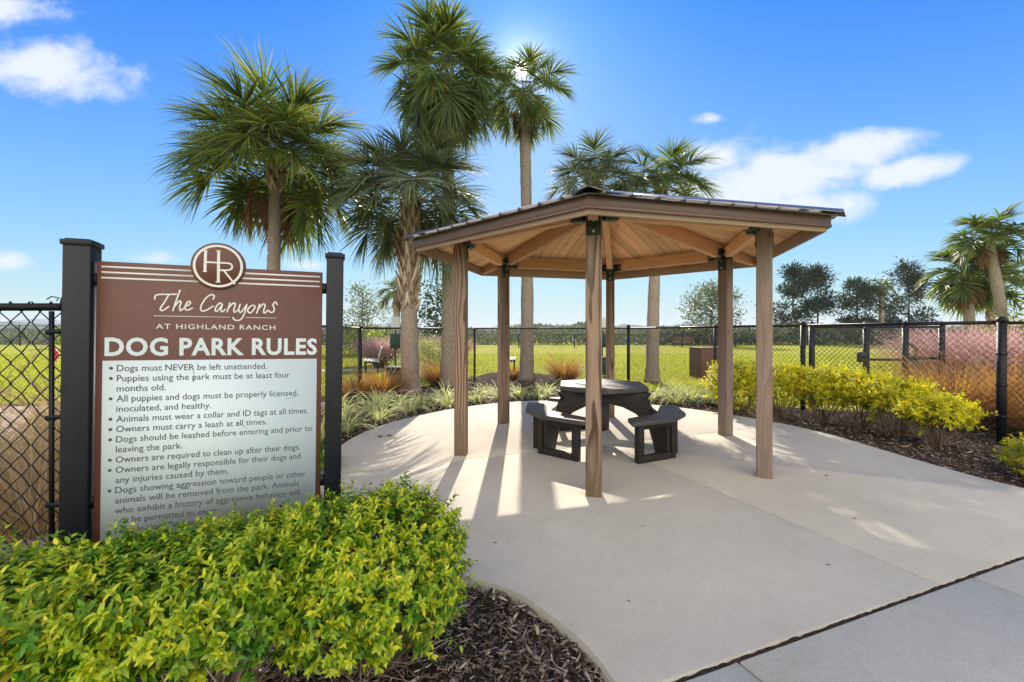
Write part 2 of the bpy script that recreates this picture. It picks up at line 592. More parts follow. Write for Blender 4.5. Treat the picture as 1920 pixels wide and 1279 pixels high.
principled(q, o, col, 0.7, 0.08, trans=0.5, tcol=q.vmath('MULTIPLY', col, (1.5, 1.5, 1.0)))
M['blade'] = m

# ================================================================ THE SETTING
GX, GY, GTH = 1.163, 5.66, -1.824           # middle of the shelter, bearing of its front post
SW = R(21.5)                                 # bearing of the sidewalk
SU = np.array([math.cos(SW), math.sin(SW)])  # along the walk
SN = np.array([-math.sin(SW), math.cos(SW)])  # from the walk towards the pad
S0 = np.array([0.636, 1.821])                # a point on the joint between pad and walk


def clip(poly, p, n):
    """part of the polygon on the side of the line through p that n points to"""
    res = []
    for i in range(len(poly)):
        a, b = np.array(poly[i]), np.array(poly[(i + 1) % len(poly)])
        da, db = (a - p) @ n, (b - p) @ n
        if da >= 0:
            res.append(a)
        if da * db < 0:
            res.append(a + (b - a) * da / (da - db))
    return np.array(res)


def catmull(P, k=6):
    P = np.asarray(P, float)
    Q = np.concatenate([[2 * P[0] - P[1]], P, [2 * P[-1] - P[-2]]])
    res = []
    for i in range(1, len(Q) - 2):
        a, b, c, e = Q[i - 1:i + 3]
        for t in np.arange(k) / k:
            res.append(0.5 * (2 * b + (c - a) * t + (2 * a - 5 * b + 4 * c - e) * t * t + (3 * b - 3 * c + e - a) * t ** 3))
    res.append(P[-1])
    return np.array(res)


def ring(a0, a1, r, n):
    ks = [0, 40, 60, 90, 108, 140, 180, 215, 245]
    vs = [3.24, 3.2, 3.33, 3.5, 3.55, 3.32, 3.28, 3.3, 3.37]
    res = []
    for a in np.linspace(a0, a1, n):
        rr = np.interp(a, ks, vs) + r
        res.append((GX + rr * math.cos(R(a)), GY + rr * math.sin(R(a))))
    return res


flareL = [(0.46, 1.742), (0.43, 1.79), (0.409, 1.85), (0.355, 2.0), (0.234, 2.2), (0.0, 2.474), (-0.278, 2.615), (-0.72, 2.93), (-1.2, 3.42)]
arc = ring(218, 0, 0, 30)
flareR = [(4.42, 5.3), (4.47, 4.75), (4.55, 4.25), (4.75, 3.85), (5.15, 3.66), (5.6, 3.79)]
edge = catmull(np.array(flareL + arc + flareR), 3)
JN = S0 + SN * 0.010
pad_poly = edge[::-1]                        # counter-clockwise


def in_poly(P, poly):
    P = np.atleast_2d(P)
    x, y = P[:, 0], P[:, 1]
    c = np.zeros(len(P), bool)
    n = len(poly)
    for i in range(n):
        x0, y0 = poly[i]
        x1, y1 = poly[(i + 1) % n]
        k = (y0 > y) != (y1 > y)
        with np.errstate(divide='ignore', invalid='ignore'):
            c ^= k & (x < (x1 - x0) * (y - y0) / (y1 - y0 + 1e-12) + x0)
    return c


C0 = np.array([GX, GY - 0.03])
mb = MB()
for a, b in ((1, 1), (1, -1), (-1, 1), (-1, -1)):
    p = clip(pad_poly, JN, SN)
    p = clip(p, C0 + SU * a * 0.005, SU * a)
    p = clip(p, C0 + SN * b * 0.005, SN * b)
    mb.prism(p, (0, 0, 0), (1, 0, 0), (0, 1, 0), (0, 0, 1), -0.16, 0.0)
pad = mb.build('pavement', M['slab'], bevel=0.006)
tag(pad, kind='structure')
pad['label'] = 'round pale concrete pad under the shelter'

mb = MB()
t = 0.359                                    # where the first cross joint meets the edge of the walk
k = 0
for j in range(-4, 5):
    a = t + j * 1.82 + 0.006
    b = t + (j + 1) * 1.82 - 0.006
    P = [S0 + SU * a - SN * 0.012, S0 + SU * a - SN * 1.62, S0 + SU * b - SN * 1.62, S0 + SU * b - SN * 0.012]
    mb.prism(np.array(P), (0, 0, 0), (1, 0, 0), (0, 1, 0), (0, 0, 1), -0.15, -0.004)
walk = mb.build('sidewalk', M['walk'], bevel=0.008)
tag(walk, kind='structure')
# weathered fibre board and dirt in the joint between pad and walk
mb = MB()
xs = np.arange(-7, 9, 0.03)
P1 = [S0 + SU * x + SN * (0.009 + rng.uniform(-.004, .003)) for x in xs]
P2 = [S0 + SU * x - SN * (0.011 + rng.uniform(-.004, .003)) for x in xs]
V = [(*p, -0.010 + rng.uniform(-.004, .006)) for p in P1] + [(*p, -0.008 + rng.uniform(-.003, .0035)) for p in P2]
k = len(xs)
mb.add(V, [(i, k + i, k + i + 1, i + 1) for i in range(k - 1)])
tag(mb.build('pavement_joint', M['mulchbase']), kind='structure')

mb = MB()
mb.add([(-1600, -60, -0.075), (1600, -60, -0.075), (1600, 2600, -0.075), (-1600, 2600, -0.075)], [(0, 1, 2, 3)])
lawn = mb.build('lawn', M['lawnbase'])
tag(lawn, kind='structure')

bed_poly = [(-6.5, -2), (10, 4.6), (11, 7.2), (8.4, 7.9), (6.1, 8.3), (5.2, 8.9), (4.1, 10.4), (3.1, 11.6), (2.2, 13.6), (1.2, 15.2), (0.3, 16.6), (-0.8, 15.9),
            (-1.5, 13.2), (-3.2, 10.9), (-4.6, 10.0), (-9, 9.2), (-14, 9.0), (-14, -2)]
mb = MB()
mb.add([(x, y, -0.068) for x, y in bed_poly], [tuple(range(len(bed_poly)))])
bed = mb.build('mulch_ground', M['mulchbase'])
tag(bed, kind='structure')
mb = MB()
sand = [(-3.0, 2.55), (-3.45, 9.4), (-9, 9.0), (-13, 8.0), (-13, 1.6), (-6, 2.0)]
mb.add([(x, y, -0.064) for x, y in sand], [tuple(range(len(sand)))])
tag(mb.build('pale_mulch_ground', M['sandbase']), kind='structure')

mb = MB()
pp = [(-12.0, 15.6), (-4.2, 16.6), (-4.1, 17.7), (-12.0, 16.9)]
mb.add([(x, y, -0.070) for x, y in pp], [(0, 1, 2, 3)])
tag(mb.build('path', M['walk']), kind='structure')


def chips(P, lo, hi, z0, spread):
    """bark chips and splinters lying every way at the points P"""
    n = len(P)
    L = rng.uniform(lo, hi, n) * np.where(rng.random(n) < 0.12, 1.7, 1)
    W = L * rng.uniform(0.08, 0.3, n)
    Hh = W * rng.uniform(0.25, 0.6, n)
    T = np.array([(-.5, 0, 0), (-.28, -.5, -.3), (-.25, .5, -.2), (-.3, 0.1, .5), (.22, -.5, -.2), (.27, .45, -.3), (.2, -0.1, .5), (.5, .1, .05)])
    V = T[None] * np.stack([L, W, Hh], 1)[:, None, :] * (1 + rng.normal(0, 0.22, (n, 8, 3)))
    V[:, :, 2] += rng.normal(0, 0.05, (n, 1)) * L[:, None] * (V[:, :, 0] / L[:, None] * 2) ** 2 * 2
    yaw = rng.uniform(0, 2 * np.pi, n)
    pit = rng.normal(0, 0.28, n)
    x = V[:, :, 0] * np.cos(pit)[:, None] - V[:, :, 2] * np.sin(pit)[:, None]
    z = V[:, :, 0] * np.sin(pit)[:, None] + V[:, :, 2] * np.cos(pit)[:, None]
    y = V[:, :, 1]
    X = x * np.cos(yaw)[:, None] - y * np.sin(yaw)[:, None] + P[:, :1]
    Y = x * np.sin(yaw)[:, None] + y * np.cos(yaw)[:, None] + P[:, 1:2]
    Z = z + (z0 + rng.random(n) ** 1.5 * spread)[:, None]
    F = np.array([(0, 2, 1), (0, 3, 2), (0, 1, 3), (4, 5, 7), (5, 6, 7), (6, 4, 7)])
    Q = np.array([(1, 2, 5, 4), (2, 3, 6, 5), (3, 1, 4, 6)])
    off = (np.arange(n) * 8)[:, None, None]
    return np.stack([X, Y, Z], 2).reshape(-1, 3), (F[None] + off).reshape(-1, 3), (Q[None] + off).reshape(-1, 4)


def scatter(n, x0, x1, y0, y1, test=None):
    P = np.stack([rng.uniform(x0, x1, n), rng.uniform(y0, y1, n)], 1)
    k = ~in_poly(P, pad_poly) & ((P - S0) @ SN > 0.01)
    if test is not None:
        k &= test(P)
    return P[k]


mb = MB()
for args, lo, hi, sp in (((21000, -1.9, 0.5, 0.9, 2.75), 0.010, 0.062, 0.032), ((9000, -2.9, 3.9, 5.2, 11.0, lambda P: np.hypot(P[:, 0] - GX, P[:, 1] - GY) < 5.0), 0.03, 0.085, 0.06),
                         ((15000, 3.6, 8.2, 3.2, 8.4), 0.022, 0.075, 0.04), ((3000, -2.5, 2.2, 9.0, 14.5), 0.04, 0.1, 0.04),
                         ((3500, -2.6, -0.9, 2.3, 5.2), 0.02, 0.06, 0.03)):
    V, F, Q = chips(scatter(*args), lo, hi, -0.062, sp)
    n0 = mb.n
    mb.add(V, F)
    mb.F.append((Q + n0, 0))
tag(mb.build('mulch', M['chip']), kind='stuff')

# grass blades over the nearer part of the lawn
n = 90000
gy = 9.0 + 20 * rng.random(n) ** 1.6
gx = rng.uniform(-1.2, 1.2, n) * gy
P = np.stack([gx, gy], 1)
P = P[~in_poly(P, bed_poly) & ~in_poly(P, pp)]
n = len(P)
hgt = rng.uniform(0.025, 0.06, n) * (1 + 0.02 * P[:, 1])
yaw = rng.uniform(0, 2 * np.pi, n)
ww = 0.005 + 0.0007 * P[:, 1]
bx, by = np.cos(yaw) * ww, np.sin(yaw) * ww
lx, ly = rng.normal(0, 0.025, n), rng.normal(0, 0.025, n)
z0 = np.full(n, -0.075)
V = np.stack([np.stack([P[:, 0] - bx, P[:, 1] - by, z0], 1), np.stack([P[:, 0] + bx, P[:, 1] + by, z0], 1), np.stack([P[:, 0] + lx, P[:, 1] + ly, z0 + hgt], 1)], 1)
mb = MB()
mb.add(V.reshape(-1, 3), np.arange(n * 3).reshape(-1, 3))
tag(mb.build('grass', M['blade']), kind='stuff')

# far hills
for nm, Y, base, amp, c, seed in (('hills', 1100, 15.0, 5.0, (0.12, 0.15, 0.15), 3), ('low_hills', 520, 5.5, 1.9, (0.085, 0.115, 0.095), 9)):
    m, q, o = mat(nm + '_cover')
    nn = q.noise(obj_co(q), 0.03 if Y > 700 else 0.07, 8, 0.75)
    principled(q, o, q.ramp(nn, [(0.3, np.array(c) * 0.6), (0.7, np.array(c) * 1.45)]), 0.95, 0.05)
    rr = np.random.default_rng(seed)
    xs = np.linspace(-1700, 1700, 420)
    hh = np.full_like(xs, base)
    for fq in (0.0022, 0.006, 0.017, 0.05, 0.13):
        hh += amp * (0.0022 / fq) ** 0.55 * np.sin(xs * fq * 6.28 + rr.uniform(0, 6.28))
    hh += np.where(xs < -Y * 0.72, 0.010 * Y * np.clip((-xs - Y * 0.72) / (0.2 * Y), 0, 1), 0)
    V, F = [], []
    prof = [(0, -0.3), (0.25, 0.45), (0.5, 0.8), (0.8, 0.97), (1.0, 1.0), (1.6, 0.6), (2.2, -0.2)]
    for i, x in enumerate(xs):
        for a, b in prof:
            V.append((x, Y + a * Y * 0.18 + 6 * math.sin(x * 0.03), hh[i] * b + (rr.normal(0, 0.5) if 0 < a < 1.1 else 0)))
    kx = len(prof)
    for i in range(len(xs) - 1):
        for j in range(kx - 1):
            F.append((i * kx + j, (i + 1) * kx + j, (i + 1) * kx + j + 1, i * kx + j + 1))
    mb = MB()
    mb.add(V, F)
    tag(mb.build(nm, m), kind='structure')

# ================================================================ THE SHELTER
sh = thing('picnic_shelter', 'six-sided open wooden picnic shelter with brown metal roof on the pad', 'shelter', (GX, GY, 0), GTH)
# local frame: the front post lies along +x
PR, RR = 1.813, 2.353
PITCH = 0.287
ZB = 2.39                                    # underside of rafters and ring beams at the posts


def hexp(k, r):
    return np.array([r * math.cos(R(60 * k)), r * math.sin(R(60 * k))])


for k in range(6):
    a = R(60 * k)
    mb = MB()
    mb.box((0, 0, (ZB + 0.02) / 2), (0.137, 0.137, ZB + 0.02))
    x, y = hexp(k, PR)
    # posts stand square to the shelter's middle, except for a little twist
    po = mb.build('post', M['post'] if k in (0, 3, 4, 5) else M['postgrey'], sh, bevel=0.006)
    po.location = (x, y, 0)
    po.rotation_euler = (0, 0, a + (0.05, 0.3, 0.25, 0.02, -0.2, -0.35)[k])
    # steel brackets, each plate with its own bolts
    for sgn in (1, -1):
        mb = MB()
        mb.box((sgn * 0.0725, 0, ZB - 0.075), (0.008, 0.122, 0.165))
        for dz_ in (-0.125, -0.03):
            mb.tube([(sgn * 0.0722, 0, ZB + dz_), (sgn * 0.092, 0, ZB + dz_)], 0.0135, 6, 1)
        mb.build('bracket_plate', [M['darksteel'], M['galv']], po, bevel=0.0015, seg=1)
    mb = MB()
    mb.box((-0.115, 0, ZB + 0.055), (0.085, 0.10, 0.15))
    for yy in (-0.028, 0.028):
        mb.tube([(-0.15, yy, ZB + 0.03), (-0.17, yy, ZB + 0.03)], 0.0135, 6, 1)
    mb.build('bracket_knuckle', [M['darksteel'], M['galv']], po, bevel=0.0015, seg=1)
    for s in (-1, 1):
        mb = MB()
        an = R(120) * s - po.rotation_euler[2] + a
        c, sn = math.cos(an), math.sin(an)
        mb.box((c * 0.155, sn * 0.155, ZB + 0.045), (0.13, 0.092, 0.105), rot=an)
        for dd in (0.125, 0.19):
            for side in (-1, 1):
                p = np.array([c * dd - sn * side * 0.04, sn * dd + c * side * 0.04])
                q2 = np.array([c * dd - sn * side * 0.058, sn * dd + c * side * 0.058])
                mb.tube([(*p, ZB + 0.045), (*q2, ZB + 0.045)], 0.012, 6, 1)
        mb.build('beam_hanger', [M['darksteel'], M['galv']], po, bevel=0.0015, seg=1)
    # ring beam to the next post
    p, q2 = hexp(k, PR), hexp((k + 1) % 6, PR)
    dv = (q2 - p) / np.linalg.norm(q2 - p)
    L = np.linalg.norm(q2 - p) - 0.2
    mb = MB()
    mb.box((0, 0, 0), (L, 0.085, 0.135))
    be = mb.build('ring_beam', M['beam'], sh, bevel=0.004)
    mid = (p + q2) / 2
    be.location = (mid[0], mid[1], ZB + 0.0675)
    be.rotation_euler = (0, 0, math.atan2(dv[1], dv[0]))
    # hip rafter from the crown hub out past the post
    sl = math.atan(PITCH)
    r0, r1 = 0.10, RR - 0.05
    z0 = ZB + (PR - 0.075) * PITCH
    Lr = (r1 - r0) / math.cos(sl)
    xt = (PR + 0.09 - r0) / math.cos(sl) - Lr / 2      # the tail beyond the post is cut slimmer
    mb = MB()
    mb.prism([(-Lr / 2, -0.0925), (xt, -0.0925), (xt + 0.06, -0.035), (Lr / 2, -0.005), (Lr / 2, 0.0925), (-Lr / 2, 0.0925)],
             (0, 0, 0), (1, 0, 0), (0, 0, 1), (0, -1, 0), -0.0425, 0.0425)
    ra = mb.build('rafter', M['beam'], sh, bevel=0.004)
    rm = (r0 + r1) / 2
    ra.location = (rm * math.cos(a), rm * math.sin(a), z0 - PITCH * rm + 0.0925 / math.cos(sl))
    ra.rotation_euler = (Matrix.Rotation(a, 3, 'Z') @ Matrix.Rotation(sl, 3, 'Y')).to_euler()

ZD0 = ZB + (PR - 0.075) * PITCH + 0.197      # underside of the ceiling boards at the middle
mb = MB()
mb.tube([(0, 0, ZD0 - 0.27), (0, 0, ZD0 - 0.03)], 0.11, 12)
mb.build('rafter_hub', M['darksteel'], sh, bevel=0.004)


def slope_piece(mb, poly, k, zoff, t0, t1, mi=0):
    """polygon given as (along the eave, outwards) in roof side k, laid on the slope"""
    am = R(60 * k + 30)
    u = np.array([-math.sin(am), math.cos(am), 0])
    sl = PITCH / math.cos(R(30))
    v = np.array([math.cos(am), math.sin(am), -sl])
    nrm = np.array([math.cos(am) * sl, math.sin(am) * sl, 1.0])
    nrm /= np.linalg.norm(nrm)
    mb.prism(np.array(poly), np.array([0, 0, zoff]), u, v, nrm, t0, t1, mi)


AP = RR * math.cos(R(30))                    # distance from the middle to an eave
for k in range(6):
    # tongue-and-groove ceiling, boards running up the slope, built flat in the panel's own frame so that their grain follows them
    am = R(60 * k + 30)
    mb = MB()
    bw = 0.135
    tri = [(-math.tan(R(30)) * 0.12, 0.12), (math.tan(R(30)) * 0.12, 0.12), (math.tan(R(30)) * (AP - 0.03), AP - 0.03), (-math.tan(R(30)) * (AP - 0.03), AP - 0.03)]
    nb = int(RR / bw / 2) + 2
    off = rnd(-0.06, 0.06)
    for i in range(-nb, nb):
        c0, c1 = i * bw + off + 0.004, (i + 1) * bw + off - 0.004
        P = clip(np.array(tri), np.array([c0, 0]), np.array([1.0, 0]))
        if len(P) > 2:
            P = clip(P, np.array([c1, 0]), np.array([-1.0, 0]))
        if len(P) < 3:
            continue
        # x outwards, y along the eave
        mb.prism(np.array([(p[1], -p[0]) for p in P]), (0, 0, rnd(0, 0.0015)), (1, 0, 0), (0, 1, 0), (0, 0, 1), 0, 0.02)
    tri2 = [(p[1] * 0.999, -p[0] * 0.999) for p in tri]
    mb.prism(np.array(tri2), (0, 0, 0), (1, 0, 0), (0, 1, 0), (0, 0, 1), 0.0195, 0.03)
    ce = mb.build('ceiling_boards', M['deck'], sh, bevel=0.002, seg=1)
    sl = math.atan(PITCH / math.cos(R(30)))
    ce.location = (0, 0, ZD0)
    ce.rotation_euler = (Matrix.Rotation(am, 3, 'Z') @ Matrix.Rotation(sl, 3, 'Y')).to_euler()
    s_ = 1 / math.cos(sl)
    ce.scale = (s_, 1, 1)
    # ribbed metal sheet
    mb = MB()
    RO = AP + 0.035
    hw = math.tan(R(30)) * RO
    slope_piece(mb, [(0, 0.0), (hw, RO), (-hw, RO)], k, ZD0, 0.034, 0.044)
    x = -hw + 0.12
    while x < hw:
        ymin = abs(x) / math.tan(R(30)) + 0.05
        if ymin < RO - 0.1:
            for wd, t1 in ((0.055, 0.052), (0.03, 0.066)):
                slope_piece(mb, [(x - wd / 2, ymin), (x + wd / 2, ymin), (x + wd / 2, RO + 0.012), (x - wd / 2, RO + 0.012)], k, ZD0, 0.0435, t1)
        x += 0.228
    mb.build('roof_panel', M['roofmetal'], sh)
    # fascia of brown metal over a wooden strip
    zt = ZD0 - AP * PITCH / math.cos(R(30)) + 0.045
    L = 2 * math.tan(R(30)) * AP
    for nm, z1, z0_, th, ma, dd in (('fascia', zt, zt - 0.115, 0.022, 'fascia', 0.0), ('fascia_board', zt - 0.03, zt - 0.150, 0.032, 'strip', -0.0285)):
        mb = MB()
        lo, li = math.tan(R(30)) * (AP + dd), math.tan(R(30)) * (AP + dd - th)
        mb.prism(np.array([(-lo, 0), (-li, -th), (li, -th), (lo, 0)])[::1], (0, 0, 0), (1, 0, 0), (0, 1, 0), (0, 0, 1), 0, z1 - z0_)
        if nm == 'fascia':
            lo2 = math.tan(R(30)) * (AP + 0.006)
            mb.prism(np.array([(-lo2, 0.006), (-lo, 0.0003), (lo, 0.0003), (lo2, 0.006)]), (0, 0, 0.0), (1, 0, 0), (0, 1, 0), (0, 0, 1), 0, 0.02)
        fo = mb.build(nm, M[ma], sh, bevel=0.0015, seg=1)
        am2 = am
        fo.location = ((AP + dd) * math.cos(am2), (AP + dd) * math.sin(am2), z0_)
        fo.rotation_euler = (0, 0, am2 - R(90))
    # hip cap running down to the corner
    a = R(60 * k)
    mb = MB()
    r0, r1 = 0.0, RR + 0.09
    for s in (-1, 1):
        V = []
        for r_ in (r0, r1):
            zc = ZD0 - PITCH * r_ + 0.078
            for lat, dzz in ((0, 0.024), (0.11 * s, -0.018), (0.11 * s, -0.028), (0, 0.014)):
                V.append((r_ * math.cos(a) - lat * math.sin(a), r_ * math.sin(a) + lat * math.cos(a), zc + dzz))
        mb.add(V, [(0, 1, 5, 4), (1, 2, 6, 5), (2, 3, 7, 6), (3, 0, 4, 7), (0, 3, 2, 1), (4, 5, 6, 7)])
    mb.build('hip_cap', M['roofmetal'], sh)

# ================================================================ THE PICNIC TABLE
TX, TY, TR = 1.13, 5.66, R(-97)
tb = thing('picnic_table', 'dark six-sided picnic table with three angled benches under the shelter', 'picnic table', (TX, TY, 0), TR)
mb = MB()
mb.prism([hexp(k, 0.60) for k in range(6)], (0, 0, 0), (1, 0, 0), (0, 1, 0), (0, 0, 1), 0.695, 0.755)
mb.build('tabletop', M['plastictop'], tb, bevel=0.012, seg=3)
arch = [(0.46, 0.69), (-0.46, 0.69), (-0.52, 0.665), (-0.45, 0.60), (-0.52, 0.53), (-0.66, 0.435), (-0.835, 0.425), (-0.84, 0.0), (-0.63, 0.0), (-0.595, 0.11),
        (-0.54, 0.24), (-0.46, 0.35), (-0.36, 0.44), (-0.22, 0.51), (-0.08, 0.545)]
arch = arch + [(-x, z) for x, z in arch[::-1] if abs(x) < 0.9][:-2] + []
half = [(-0.08, 0.548), (-0.22, 0.515), (-0.36, 0.445), (-0.46, 0.355), (-0.54, 0.245), (-0.60, 0.115), (-0.64, 0.0), (-0.84, 0.0), (-0.84, 0.428), (-0.67, 0.434), (-0.54, 0.53),
        (-0.465, 0.605), (-0.525, 0.668), (-0.525, 0.69)]
arch = half + [(-x, z) for x, z in half[::-1]]
for k in range(3):
    a = R(0 + 120 * k)
    n_ = np.array([math.cos(a), math.sin(a), 0])
    u_ = np.array([-math.sin(a), math.cos(a), 0])
    mb = MB()
    mb.prism(arch[::-1], n_ * 0.31, u_, (0, 0, 1), n_, -0.022, 0.022)
    mb.build('arch_leg', M['plasticdark'], tb, bevel=0.006)
    b = R(60 + 120 * k)                    # bearing of a bench's bend
    pol = []
    for off, r in ((-46, 1.0), (-12, 0.985), (12, 0.985), (46, 1.0), (43, 0.755), (0, 0.69), (-43, 0.755)):
        pol.append((r * math.cos(b + R(off)), r * math.sin(b + R(off))))
    mb = MB()
    mb.prism(pol, (0, 0, 0), (1, 0, 0), (0, 1, 0), (0, 0, 1), 0.415, 0.465)
    se = mb.build('bench_seat', M['plastictop'], tb, bevel=0.012, seg=3)
    for s in ((-1,), (1,), (1,))[k]:
        mb = MB()
        p0 = np.array([0.90 * math.cos(b + s * R(6)), 0.90 * math.sin(b + s * R(6))])
        p1 = np.array([0.86 * math.cos(b + s * R(37)), 0.86 * math.sin(b + s * R(37))])
        tt = (p1 - p0) / np.linalg.norm(p1 - p0)
        an = math.atan2(tt[1], tt[0])
        mid = (p0 + p1) / 2
        L = np.linalg.norm(p1 - p0)
        mb.box((*p0, 0.2065), (0.06, 0.075, 0.413), an)
        mb.box((*p1, 0.2065), (0.075, 0.075, 0.413), an)
        mb.box((*mid, 0.036), (L - 0.069, 0.07, 0.072), an)
        mb.box((*mid, 0.385), (L - 0.069, 0.07, 0.054), an)
        mb.build('bench_frame', M['plasticdark'], tb, bevel=0.005)

# ================================================================ THE SIGN
M['panel'] = plain('brown_sign_print', (0.12, 0.046, 0.031), 0.42, 0.35, 0, 0.10, 3, wear=((0.17, 0.085, 0.06), 0.4))
M['panelface'] = plain('white_sign_print', (0.61, 0.685, 0.705), 0.42, 0.3, 0, 0.03, 3, wear=((0.5, 0.5, 0.46), 0.2))
M['cream'] = plain('cream_letters', (0.72, 0.70, 0.66), 0.35, 0.4, 0, 0.03, 20)
M['ink'] = plain('grey_letters', (0.085, 0.085, 0.085), 0.4, 0.4, 0, 0.05, 20)
M['edge'] = plain('brushed_edge', (0.30, 0.30, 0.31), 0.35, 0.5, 0.6, 0.1, 20)

sg = thing('dog_park_sign', 'brown and white dog park rules sign between two black posts behind the bush', 'sign', (-1.958, 2.1, 0), 0)
sg.rotation_euler = (0, 0.011, R(20.07))
for s0, wd, top in ((-0.066, 0.104, 1.815), (1.036, 0.086, 1.83)):
    mb = MB()
    mb.box((s0, 0.03, (top - 0.1) / 2), (wd, wd, top + 0.1))
    po = mb.build('post', M['signpost'], sg, bevel=0.005)
    mb = MB()
    mb.box((s0, 0.03, top + 0.009), (wd + 0.014, wd + 0.014, 0.024))
    mb.box((s0, 0.03, top + 0.024), (wd - 0.01, wd - 0.01, 0.008))
    mb.build('post_cap', M['signpost'], po, bevel=0.003)
for z in (1.66, 0.62):
    for x0, x1 in ((-0.0138, -0.0005), (0.9735, 0.9925)):
        mb = MB()
        mb.box(((x0 + x1) / 2, 0.012, z), (x1 - x0, 0.03, 0.055))
        mb.build('bracket', M['black'], sg)
mb = MB()
mb.prism([(0, 0.40), (0.973, 0.40), (0.973, 1.746), (0, 1.746)], (0, 0, 0), (1, 0, 0), (0, 0, 1), (0, -1, 0), -0.022, 0.0)
pn = mb.build('sign_panel', [M['panel']], sg, bevel=0.0015, seg=1)
mb = MB()
mb.prism([(-0.0125, 0.4), (-0.0008, 0.4), (-0.0008, 1.742), (-0.0125, 1.742)], (0, 0, 0), (1, 0, 0), (0, 0, 1), (0, -1, 0), -0.024, -0.004)
mb.build('edge_channel', M['edge'], sg)
mb = MB()
mb.prism([(0.026, 0.43), (0.950, 0.43), (0.950, 1.279), (0.026, 1.279)], (0, 0, 0), (1, 0, 0), (0, 0, 1), (0, -1, 0), 0.0004, 0.0012)
wp = mb.build('rules_sheet', M['panelface'], sg)
# emblem
CXe, CZe, RE = 0.489, 1.7505, 0.1185


def disc_pts(r, n=56):
    return [(CXe + r * math.cos(t), CZe + r * 0.985 * math.sin(t)) for t in np.linspace(0, 2 * np.pi, n, endpoint=False)]


mb = MB()
mb.prism(disc_pts(RE), (0, 0, 0), (1, 0, 0), (0, 0, 1), (0, -1, 0), -0.0215, 0.006)
em = mb.build('emblem_disc', M['panel'], sg, bevel=0.0015, seg=1)


def flat_ring(mb, r0, r1, y):
    A, B = disc_pts(r0), disc_pts(r1)
    n = len(A)
    mb.add([(x, y, z) for x, z in A + B], [(i, (i + 1) % n, n + (i + 1) % n, n + i) for i in range(n)])


def stroke(mb, P, wd, y, k=8, ends=True):
    """a pen stroke of width wd through the points, as a flat ribbon with round ends"""
    P = catmull(P, k) if len(P) > 2 else np.array(P, float)
    T = np.gradient(P, axis=0)
    T /= np.linalg.norm(T, axis=1)[:, None]
    N = np.stack([-T[:, 1], T[:, 0]], 1) * wd / 2
    L, Rr = P + N, P - N
    n = len(P)
    V = [(x, y, z) for x, z in L] + [(x, y, z) for x, z in Rr]
    mb.add(V, [(i, n + i, n + i + 1, i + 1) for i in range(n - 1)])
    if ends:
        for p in (P[0], P[-1]):
            th = np.linspace(0, 2 * np.pi, 10, endpoint=False)
            mb.add([(p[0] + wd / 2 * math.cos(t), y - 0.0001, p[1] + wd / 2 * math.sin(t)) for t in th], [tuple(range(9, -1, -1))])


mb = MB()
flat_ring(mb, 0.1085, 0.0975, -0.0064)
HR = [[(0.434, 1.823), (0.432, 1.721)], [(0.49, 1.825), (0.49, 1.671)], [(0.434, 1.767), (0.529, 1.768)], [(0.529, 1.768), (0.545, 1.763), (0.5495, 1.75), (0.545, 1.738), (0.529, 1.731)],
      [(0.529, 1.731), (0.490, 1.730)], [(0.513, 1.73), (0.563, 1.662)], [(0.424, 1.8245), (0.444, 1.8245)], [(0.423, 1.7195), (0.442, 1.7195)], [(0.479, 1.8265), (0.500, 1.8265)], [(0.478, 1.6695), (0.500, 1.6695)]]
for i, st in enumerate(HR):
    stroke(mb, st, 0.0125 if i < 2 else (0.008 if i < 6 else 0.004), -0.0064 - 0.0002 * i, ends=False)
mb.build('emblem_monogram', M['cream'], em)
mb = MB()
for j in range(3):
    z = 1.7205 - 0.0262 * j
    dxe = math.sqrt(max(0, 0.1185 ** 2 - (z - CZe) ** 2)) + 0.001
    for a, b in ((0.017, CXe - dxe), (CXe + dxe, 0.961)):
        mb.prism([(a, z - 0.0045), (b, z - 0.0045), (b, z + 0.0045), (a, z + 0.0045)], (0, 0, 0), (1, 0, 0), (0, 0, 1), (0, -1, 0), 0.0004, 0.001)
mb.build('stripes', M['cream'], pn)
